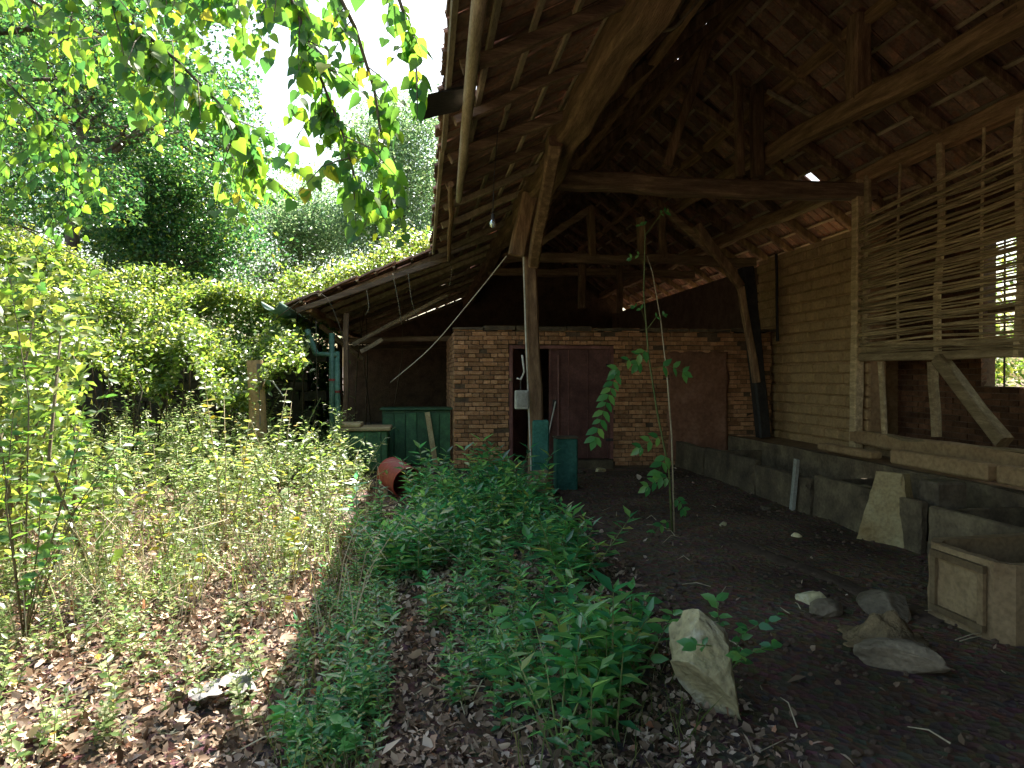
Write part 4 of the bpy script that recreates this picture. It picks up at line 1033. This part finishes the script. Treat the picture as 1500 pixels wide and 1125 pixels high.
ns_ += ground_spots([[(430, 1010), (560, 990), (590, 880), (570, 800), (500, 800), (450, 900)]], 170, .3, .6)
ns_ += ground_spots([[(380, 1160), (560, 1150), (560, 1010), (430, 1020)]], 90, .3, .6)
ns_ += ground_spots([[(420, 1040), (560, 1000), (560, 1160), (360, 1180)]], 60, .5, .8)
ns_ += ground_spots([[(640, 870), (800, 860), (900, 900), (900, 1000), (700, 1000)]], 40, .5, .8)
ns_ = [(x, y, q*(.55+.95*max(0, .35+noise.noise(Vector((x*1.5, y*1.5, 60)))))) for x, y, q in ns_ if not (math.hypot(x+.32, y-9.35) < .45 or (7.2 < y < 9.4 and 540 < 750+(x/y-.13)*985 < 605)) and (noise.noise(Vector((x*1.9, y*1.9, 33))) > -.12 or R.random() < .2) and not (y < 3.5 and .30 < x/y < .56) and not math.hypot(x-1.5, y-8.7) < .45]
scatter_plants('shade_nettles', 'nettle', ns_, 'nettle', 'stemg', label='patch of young nettles growing in the barn shade', scale=1.5)
def clumpy(L_, f, cut, keep=.06):
    return [q for q in L_ if noise.noise(Vector((q[0]*f, q[1]*f, 21))) > cut or R.random() < keep]
def clear(L_):     # keep the drum and bin in sight, no plants inside solid things
    o = []
    for x, y, q in L_:
        if 6.9 < y < 12 and 530 < 750+(x/y-.13)*985 < 612: q *= .35
        if (x+.32)**2+(y-9.35)**2 < .16: continue
        o.append((x, y, q))
    return o
W1 = [(60, 790), (480, 785), (545, 720), (560, 690), (400, 660), (100, 680), (-40, 720)]
ws_ = ground_spots([W1], 1150, .7, 1.5)
ws_ += ground_spots([[(240, 880), (480, 860), (540, 790), (420, 780), (260, 790)]], 170, .4, 1.0)
ws_ += ground_spots([[(-40, 880), (250, 850), (280, 940), (-40, 960)]], 80, .3, .7)
ws_ = clear(clumpy(ws_, 1.25, -.02)); ws_ = [(x, y, q*(.75+.9*max(0, noise.noise(Vector((x*.9, y*.9, 40)))))) for x, y, q in ws_]
scatter_plants('sunlit_weeds', 'weed', ws_, 'weed', 'stemg', label='tangle of tall pale weeds in full sun', tmpl='lance', scale=1.45)
bw_ = ground_spots([W1], 340, .7, 1.6)+ground_spots([[(-60, 1000), (330, 880), (520, 820), (480, 780), (-60, 780)]], 120, .35, .8)
bw_ = clear(clumpy(bw_, 1.1, -.1, .15))
scatter_plants('broadleaf_weeds', 'broad', bw_, 'vineleaf', 'stemg', label='straggling broad-leaved weeds among the pale ones', tmpl='oval6')
lo_ = ground_spots([[(-60, 840), (420, 860), (380, 1180), (-80, 1180)]], 420, .3, .75)
lo_ = [q for q in lo_ if noise.noise(Vector((q[0]*1.8, q[1]*1.8, 71))) > -.05]
scatter_plants('low_sprouts', 'nettle', lo_, 'weed', 'stemg', label='low sprouts coming through the sunny leaf litter', tmpl='ov')
# grass along the shadow edge
gs = ground_spots([[(430, 1000), (560, 990), (590, 900), (560, 830), (470, 860)]], 380, .10, .24)+ground_spots([[(360, 1180), (560, 1180), (560, 1000), (420, 1000)]], 300, .1, .2)+ground_spots([[(100, 760), (480, 760), (500, 860), (250, 900), (40, 830)]], 900, .12, .35)
gs += ground_spots([[(700, 930), (1000, 960), (1050, 1160), (760, 1160)]], 260, .1, .24)
GP = np.array([(x, y, gh(x, y)-.01) for x, y, s in gs]); GS = np.array([s for *_, s in gs])
link('grass', cloud_mesh('grass', [cloud(GP, GS, 'grass', (0, -.9, .1), .5, (0, 0, 1.6))], M['grassleaf']), label='thin grass along the edge of the shade', kind='stuff')
# leaf litter
def litter(n, xr, yr, size, name, label):
    P = []
    while len(P) < n:
        x, y = R.uniform(*xr), R.uniform(*yr)**1.0
        if x > 1.0 and R.random() < min(.996, (x-1.0)*1.3): continue
        P.append((x, y, gh(x, y)+R.uniform(.002, .03)))
    link(name, cloud_mesh(name, [
        cloud(np.array(P[:n//2]), size*NR.lognormal(0, .28, n//2), 'curl', (0, 0, .9), .8), cloud(np.array(P[n//2:n*3//4]), size*1.15*NR.lognormal(0, .25, n*3//4-n//2), 'oval6', (0, 0, .9), .7),
        cloud(np.array(P[n*3//4:]), size*1.3*NR.lognormal(0, .28, n-n*3//4), 'lance', (0, 0, .9), .6)], M['deadleaf']), label=label, kind='stuff')
litter(62000, (-5.5, 3.6), (2.2, 7.5), .034, 'leaf_litter', 'dead brown leaves lying thick on the ground')
litter(9000, (-8, 4.5), (7.5, 14), .06, 'leaf_litter', 'dead leaves further back in the yard')
sc_ = MB()
for k in range(150):
    x, y = R.uniform(-3, 2.6 if k % 6 else 4.2), R.uniform(2.6, 8); a = R.uniform(0, 3.14); l = R.uniform(.08, .35); z = gh(x, y)+.02
    sc_.add(*tube([(x, y, z), (x+math.cos(a)*l*.5, y+math.sin(a)*l*.5, z+R.uniform(0, .05)), (x+math.cos(a)*l, y+math.sin(a)*l, z+.005)], [.004, .0035, .002], 4))
for k in range(110):
    p = atZ(R.uniform(20, 560), R.uniform(760, 960)); h = R.uniform(.3, .95); a = R.uniform(0, 6.28); q = Vector((math.cos(a), math.sin(a), 0))
    p.z = gh(p.x, p.y)
    sc_.add(*tube([p, p+q*h*.12+Vector((0, 0, h*.5)), p+q*h*.35+Vector((0, 0, h*.85)), p+q*h*.75+Vector((0, 0, h*R.uniform(.5, .9)))], [.0035, .003, .0022, .0012], 3))
sc_.build('dry_sticks', M['straw'], None, kind='stuff', label='dry sticks and straws scattered on the ground')
cr_ = MB()
for k in range(1700):
    x, y = R.uniform(1.2, 4.4), R.uniform(2.4, 11); s = R.uniform(.008, .028)
    cr_.add(*blob((x, y, gh(x, y)+s*.3), (s, s*R.uniform(.6, 1), s*.6), k, 1, .3))
cr_.build('dirt_clods', M['clod'], None, kind='stuff', label='clods and crumbs on the barn floor')

# ---- plants whose leaves can be picked apart
heart_me = [MB().add(*LT['heart']).mesh('leaf', M['heartleaf'], True) for _ in range(1)][0]
v6, f6 = LT['oval6']
oval_me = MB().add(v6, f6).mesh('leaf', M['heartleaf'], True)
comp_me = MB().add(v6, f6).mesh('leaf', M['nettleobj'], True)
weedobj = leafy('yellowing_leaves', [(0, (.10, .17, .04)), (.7, (.17, .22, .05)), (1, (.36, .30, .04))], 2.4, var='obj'); weed_me = MB().add(v6, f6).mesh('leaf', weedobj, True)
def put_leaf(me, parent, pos, d, size, nrm=None, nm='leaf'):
    d = Vector(d).normalized(); n = Vector(nrm) if nrm is not None else Vector((R.gauss(0, .5), -.4+R.gauss(0, .5), .8))
    n = (n-d*n.dot(d)); n = n.normalized() if n.length > .05 else d.orthogonal().normalized()
    a = d.cross(n)
    m = Matrix((a, d, n)).transposed().to_4x4(); m = Matrix.Translation(Vector(pos)) @ m @ Matrix.Diagonal((size, size, size, 1))
    link(nm, me, parent, m)
def bough(label, path, Y, ntw, twl, nleaf, lsize, seed, drop=1.0, side=0.0):
    rr = random.Random(seed)
    pts = [atY(x, y, Y+dy) for x, y, dy in path]; base = pts[0].copy()
    t_ = thing('overhanging_branch', label, 'branch', 'leafy branches hanging over the yard', base)
    MB().add(*tube([p-base for p in pts], [.014*(1-.7*i/(len(pts)-1)) for i in range(len(pts))], 6)).build('bough', M['twig'], t_, smooth=True)
    cnt = 0
    for k in range(ntw):
        u = (k+rr.random())/ntw*(len(pts)-1); i = min(int(u), len(pts)-2); s = pts[i].lerp(pts[i+1], u-i)
        L_ = twl*rr.uniform(.5, 1.3)
        e = s+Vector((rr.gauss(side, .5), rr.gauss(0, .45), -drop*rr.uniform(.4, 1.1))).normalized()*L_
        mid = s.lerp(e, .5)+Vector((0, 0, .12*L_)); tw = [s, mid, e]
        MB().add(*tube([q-base for q in tw], [.004, .003, .0015], 4)).build('twig', M['twig'], t_)
        nl = nleaf//ntw
        for j in range(nl):
            if cnt >= 298: break
            t = (j+.5)/nl; q = (s.lerp(mid, t*2) if t < .5 else mid.lerp(e, t*2-1))
            sd_ = (1 if j % 2 else -1)
            dd = Vector((sd_*rr.uniform(.1, .8), rr.gauss(0, .3), -rr.uniform(.5, 1.2)))
            put_leaf(heart_me, t_, q-base+dd.normalized()*.025, dd, lsize*rr.uniform(.6, 1.25), (rr.gauss(0, .55), -1+rr.gauss(0, .4), .7)); cnt += 1
    return t_
bough('long arching branch of bright backlit heart leaves, upper left', [(120, -40, 0), (190, 30, 0), (260, 90, .1), (320, 150, .1), (372, 215, .2)], 3.9, 24, .42, 298, .080, 1)
bough('branch of dark heart leaves against white sky beside the roof', [(400, -60, 0), (440, 30, 0), (468, 110, .1), (500, 190, .1), (520, 260, 0)], 3.7, 20, .40, 220, .080, 2, side=.2)
bough('branch whose lowest bright leaves dangle just left of the roof edge', [(470, -60, 0), (520, 40, .1), (548, 130, .2), (562, 225, .1), (574, 300, 0)], 3.9, 15, .34, 135, .080, 3)
bough('sparse branch tip of single leaves nearest the roof edge', [(540, -60, 0), (585, 0, 0), (605, 60, 0), (612, 120, 0)], 3.7, 8, .28, 40, .088, 4)
bough('leafy branch along the top edge over the sky gap', [(150, -50, 0), (240, -30, 0), (330, -20, .1), (400, 0, .1)], 4.3, 20, .45, 220, .080, 5)
bough('small-leaved branch crossing the upper left corner', [(-40, -60, 0), (60, 10, 0), (170, 60, .2), (280, 60, .4)], 5.6, 24, .8, 290, .085, 6)
bough('drooping branch over the far left trees', [(-60, 60, 0), (20, 130, 0), (90, 200, .2), (130, 290, .3)], 6.2, 22, .8, 290, .085, 7)
# more distant leaf masses of the same trees in the upper left, as crown foliage
def f_up(x0, x1, y0, y1, Ya, Yb):
    def g():
        x, y = R.uniform(x0, x1), R.uniform(y0, y1); p = atY(x, y, R.uniform(Ya, Yb))
        while noise.noise(p*.85) < -.08: x, y = R.uniform(x0, x1), R.uniform(y0, y1); p = atY(x, y, R.uniform(Ya, Yb))
        return p
    return g
t_ = thing('overhanging_tree', 'dark tree whose crown spreads over the upper left of the yard', 'tree', 'trees behind the yard', (-9.2, 11.5, 0))
TB = Vector((-9.2, 11.5, 0))
P = np.array([f_up(-120, 380, -60, 170, 9.5, 12.5)() for _ in range(13000)]); P2 = np.array([f_up(-120, 210, 150, 330, 9.5, 12.5)() for _ in range(9000)])
P = np.concatenate((P, P2))-np.array(TB)
link('crown', cloud_mesh('crown', [cloud(P, .085, 'ov', (0, -.25, .9), .7, (0, 0, -.6))], M['treeleaf']), t_)
m_ = MB().add(*tube([Vector((0, 0, -.1)), Vector((.1, .1, 2)), Vector((.3, 0, 5)), Vector((1.5, -.2, 7.6))], [.24, .19, .14, .06], 9))
for (q, e) in (((.3, 0, 5), (4.6, -.4, 6.1)), ((.2, 0, 4), (3.6, -.6, 3.7)), ((1.0, -.1, 6.5), (5.6, -.2, 6.3)), ((.25, 0, 4.5), (-.5, -1, 7)), ((.3, 0, 3.2), (4.2, 0, 4.6))):
    q, e = Vector(q), Vector(e); c = q.lerp(e, .5)+Vector((0, 0, .5)); m_.add(*tube([q, c, e], [.08, .045, .012], 6))
    for k in range(7):
        s = c.lerp(e, R.random()); m_.add(*tube([s, s+Vector((R.gauss(0, .5), R.gauss(0, .4), R.gauss(-.3, .5)))], [.012, .003], 4))
m_.build('trunk', M['bark'], t_, smooth=True)
ct_ = thing('dapple_canopy', 'high leafy limbs added above the view to dapple the yard', 'branch', 'leafy branches hanging over the yard', (-8.6, 10.5, 0))  # limbs added out of view to throw dappled shade on the yard
cB = Vector((-8.6, 10.5, 0)); Pc = []; cm_ = MB()
for k in range(30):
    c = Vector((R.uniform(-6.2, 1.6), R.uniform(6.2, 11.5), 0)); c.z = 1.6+.585*c.y+R.uniform(.05, 1.6)
    Pc.append(rand_ball(R.randint(40, 110), tuple(c-cB), R.uniform(.25, .62), .5))
    s = Vector((.9, 0, 6.4)); e = c-cB; cm_.add(*tube([s, s.lerp(e, .5)+Vector((0, 0, .6)), e], [.05, .025, .006], 5))
link('leaves', cloud_mesh('leaves', [cloud(np.concatenate(Pc), .10, 'oval6', (0, -.2, .9), .6, (0, 0, -.5))], M['treeleaf']), ct_)
cm_.add(*tube([(-.3, .6, 0), (.2, .3, 3.5), (.9, 0, 6.4)], [.2, .15, .08], 8)); cm_.build('limbs', M['bark'], ct_, smooth=True)
# fern-like sprays below the bright branch (compound leaves of another tree)
cs = thing('compound_leaf_branch', 'branch with feathery compound leaves hanging below the bright heart leaves', 'branch', 'leafy branches hanging over the yard', atY(330, 210, 7))
cb = Vector(cs.location); cnt = 0
for k in range(9):
    s = atY(R.uniform(335, 400), R.uniform(225, 275), 7+R.uniform(-.3, .3)); e = s+Vector((R.uniform(.1, .4), R.gauss(0, .15), -R.uniform(.12, .3)))
    MB().add(*tube([s-cb, e-cb], [.004, .002], 4)).build('twig', M['twig'], cs)
    MB().add(*tube([Vector((0, 0, 0)), s-cb], [.006, .004], 4)).build('twig', M['twig'], cs)
    for j in range(12):
        q = s.lerp(e, j/11)
        for sd_ in (-1, 1): put_leaf(oval_me, cs, q-cb, (sd_*.5+.3, R.gauss(0, .2), -.6), .075, (0, -1, .6))
# tall seedling in front of the brick room
sd0 = Vector((2.52, 6.67, 0)); seed_ = thing('tall_seedling', 'tall spindly seedling with compound leaves in front of the brick room', 'seedling', None, sd0)
def wp(x, y, dy=0): return atY(x, y, 6.67+dy)-sd0
st1 = [wp(985, 785), wp(980, 690), wp(962, 600), wp(950, 520), wp(943, 430), wp(945, 345), wp(962, 322), wp(975, 314)]
st2 = [wp(988, 785), wp(984, 640), wp(978, 560), wp(968, 470), wp(956, 400), wp(948, 375)]
MB().add(*tube(st1, [.012, .011, .010, .009, .007, .005, .004, .003], 6)).build('stem', M['stemg'], seed_, smooth=True)
MB().add(*tube(st2, [.010, .009, .008, .006, .004, .002], 6)).build('stem', M['straw'], seed_, smooth=True)
def frond(a, b, n, ls, tipx=0):
    s, e = wp(*a), wp(*b)
    m = s.lerp(e, .5)+Vector((0, -.03, .05)); P_ = [s, m, e]
    MB().add(*tube(P_, [.003, .0025, .0015], 4)).build('leaf_stalk', M['stemg'], seed_)
    for j in range(n):
        t = (j+1)/n; q = s.lerp(m, t*2) if t < .5 else m.lerp(e, t*2-1); ax_ = (e-s).normalized(); pr_ = Vector((-ax_.z, 0, ax_.x))
        for sd_ in (-1, 1): put_leaf(comp_me, seed_, q, pr_*sd_*.9+ax_*.6+Vector((0, 0, -.25)), ls*R.uniform(.8, 1.15), (R.gauss(0, .2), -1, .6))
    put_leaf(comp_me, seed_, e, e-m, ls*1.2, (0, -1, .4))
frond((952, 515), (905, 540), 3, .11); frond((905, 540), (872, 640), 9, .125)
frond((955, 540), (1000, 545), 3, .115); frond((950, 512), (935, 530), 2, .12); frond((975, 640), (940, 655), 3, .12); frond((978, 665), (965, 690), 3, .13)
frond((945, 345), (938, 330), 2, .05); frond((962, 322), (978, 312), 3, .05); frond((943, 385), (925, 378), 2, .05); frond((945, 470), (930, 450), 2, .05); frond((948, 482), (972, 462), 2, .05)
frond((985, 700), (950, 712), 4, .11); frond((986, 730), (1000, 745), 3, .09); frond((985, 760), (950, 790), 4, .09)
# leaf sprig on the rock
def shrublet(label, foot, stems, leafme, ls, per, name='leafy_weed', cat='weed', group=None, up=.4, gmat='stemg'):
    f0 = Vector(foot); t_ = thing(name, label, cat, group, f0)
    for (e, n) in stems:
        e = Vector(e)-f0; m = e*.5+Vector((R.gauss(0, .04), R.gauss(0, .04), .12*e.length))
        MB().add(*tube([Vector((0, 0, 0)), m, e], [.006, .004, .002], 5)).build('stem', M[gmat], t_, smooth=True)
        for j in range(n):
            t = .3+.7*j/max(1, n-1); q = m*(t*2) if t < .5 else m.lerp(e, t*2-1)
            for k in range(per):
                a = R.uniform(0, 6.28)+k*3; put_leaf(leafme, t_, q, (math.cos(a), math.sin(a)*.8, up*R.uniform(-.5, 1.4)), ls*R.uniform(.6, 1.2))
    return t_
shrublet('leafy weed bending over the top of the limestone block', atZ(1060, 990), [(atY(1050, 880, 3.3), 6), (atY(1140, 900, 3.4), 6), (atY(1020, 945, 2.9), 5), (atY(1085, 960, 2.9), 5), (atY(1130, 945, 3.2), 4)], comp_me, .075, 3)
shrublet('broad-leaved weed with one bright leaf left of the limestone block', atZ(930, 1010), [(atY(945, 880, 3.7), 6), (atY(900, 905, 3.6), 6), (atY(985, 900, 3.6), 5), (atY(935, 935, 3.4), 4)], comp_me, .10, 3)
shrublet('sprawling leafy weed at the bottom centre edge', atZ(820, 1100), [(atY(720, 900, 3.4), 5), (atY(840, 960, 3.0), 6), (atY(780, 900, 3.4), 6), (atY(870, 890, 3.4), 6)], comp_me, .085, 3)
shrublet('low leafy weed with a yellow leaf at the lower edge of the shade', atZ(470, 1110), [(atY(500, 1060, 2.9), 4), (atY(420, 1040, 3.0), 4), (atY(520, 1090, 2.8), 3)], comp_me, .09, 3)
shrublet('twiggy sapling with bright leaves at the far left edge', atZ(35, 940), [(atY(20, 600, 4.4), 12), (atY(120, 620, 4.6), 11), (atY(60, 700, 4.3), 10), (atY(-30, 480, 4.6), 14), (atY(180, 640, 4.7), 9), (atY(90, 790, 4.2), 7), (atY(10, 380, 4.7), 12)], oval_me, .085, 3, 'sapling', 'sapling', None, .3, 'twig')
shrublet('arching leafy shoot reaching right across the dark gap', atZ(60, 850), [(atY(165, 560, 5.6), 8), (atY(230, 620, 5.5), 8), (atY(150, 700, 5.5), 7)], oval_me, .09, 3, 'sapling', 'sapling', None, .3, 'twig')
for i, (x, y, bx, Yd, n, lb) in enumerate(((225, 650, 250, 5.6, 14, 'tall weed with big yellowing leaves left of centre in the sun'), (300, 560, 330, 6.5, 16, 'tall seeding weed standing in front of the dark yard wall'), (420, 570, 400, 8, 12, 'leafy shoot leaning right beside the downpipe'), (500, 640, 470, 7.0, 14, 'bushy weed at the edge of the sun by the downpipe foot'),
                                          (290, 800, 285, 4.6, 10, 'thin bare-stemmed weed rising from the sunny litter'), (440, 760, 430, 5.4, 12, 'weed with a few hanging pale leaves at the shade edge'), (350, 640, 365, 6.8, 14, 'pale feathery weed in front of the cut trunk'), (150, 720, 160, 5.2, 12, 'short leafy weed in the sunny tangle at left'))):
    g0 = atY(bx, 600, Yd); g0.z = gh(g0.x, g0.y)-.02; top = atY(x, y, Yd)
    shrublet(lb, g0, [(top, n), (top+Vector((R.gauss(0, .15), .1, -.15)), n-3), (top+Vector((R.gauss(0, .25), -.1, -.35)), n-5)], weed_me, .075, 2, 'tall_weed', 'weed', 'tall weeds in the sunny yard', .2, 'straw')
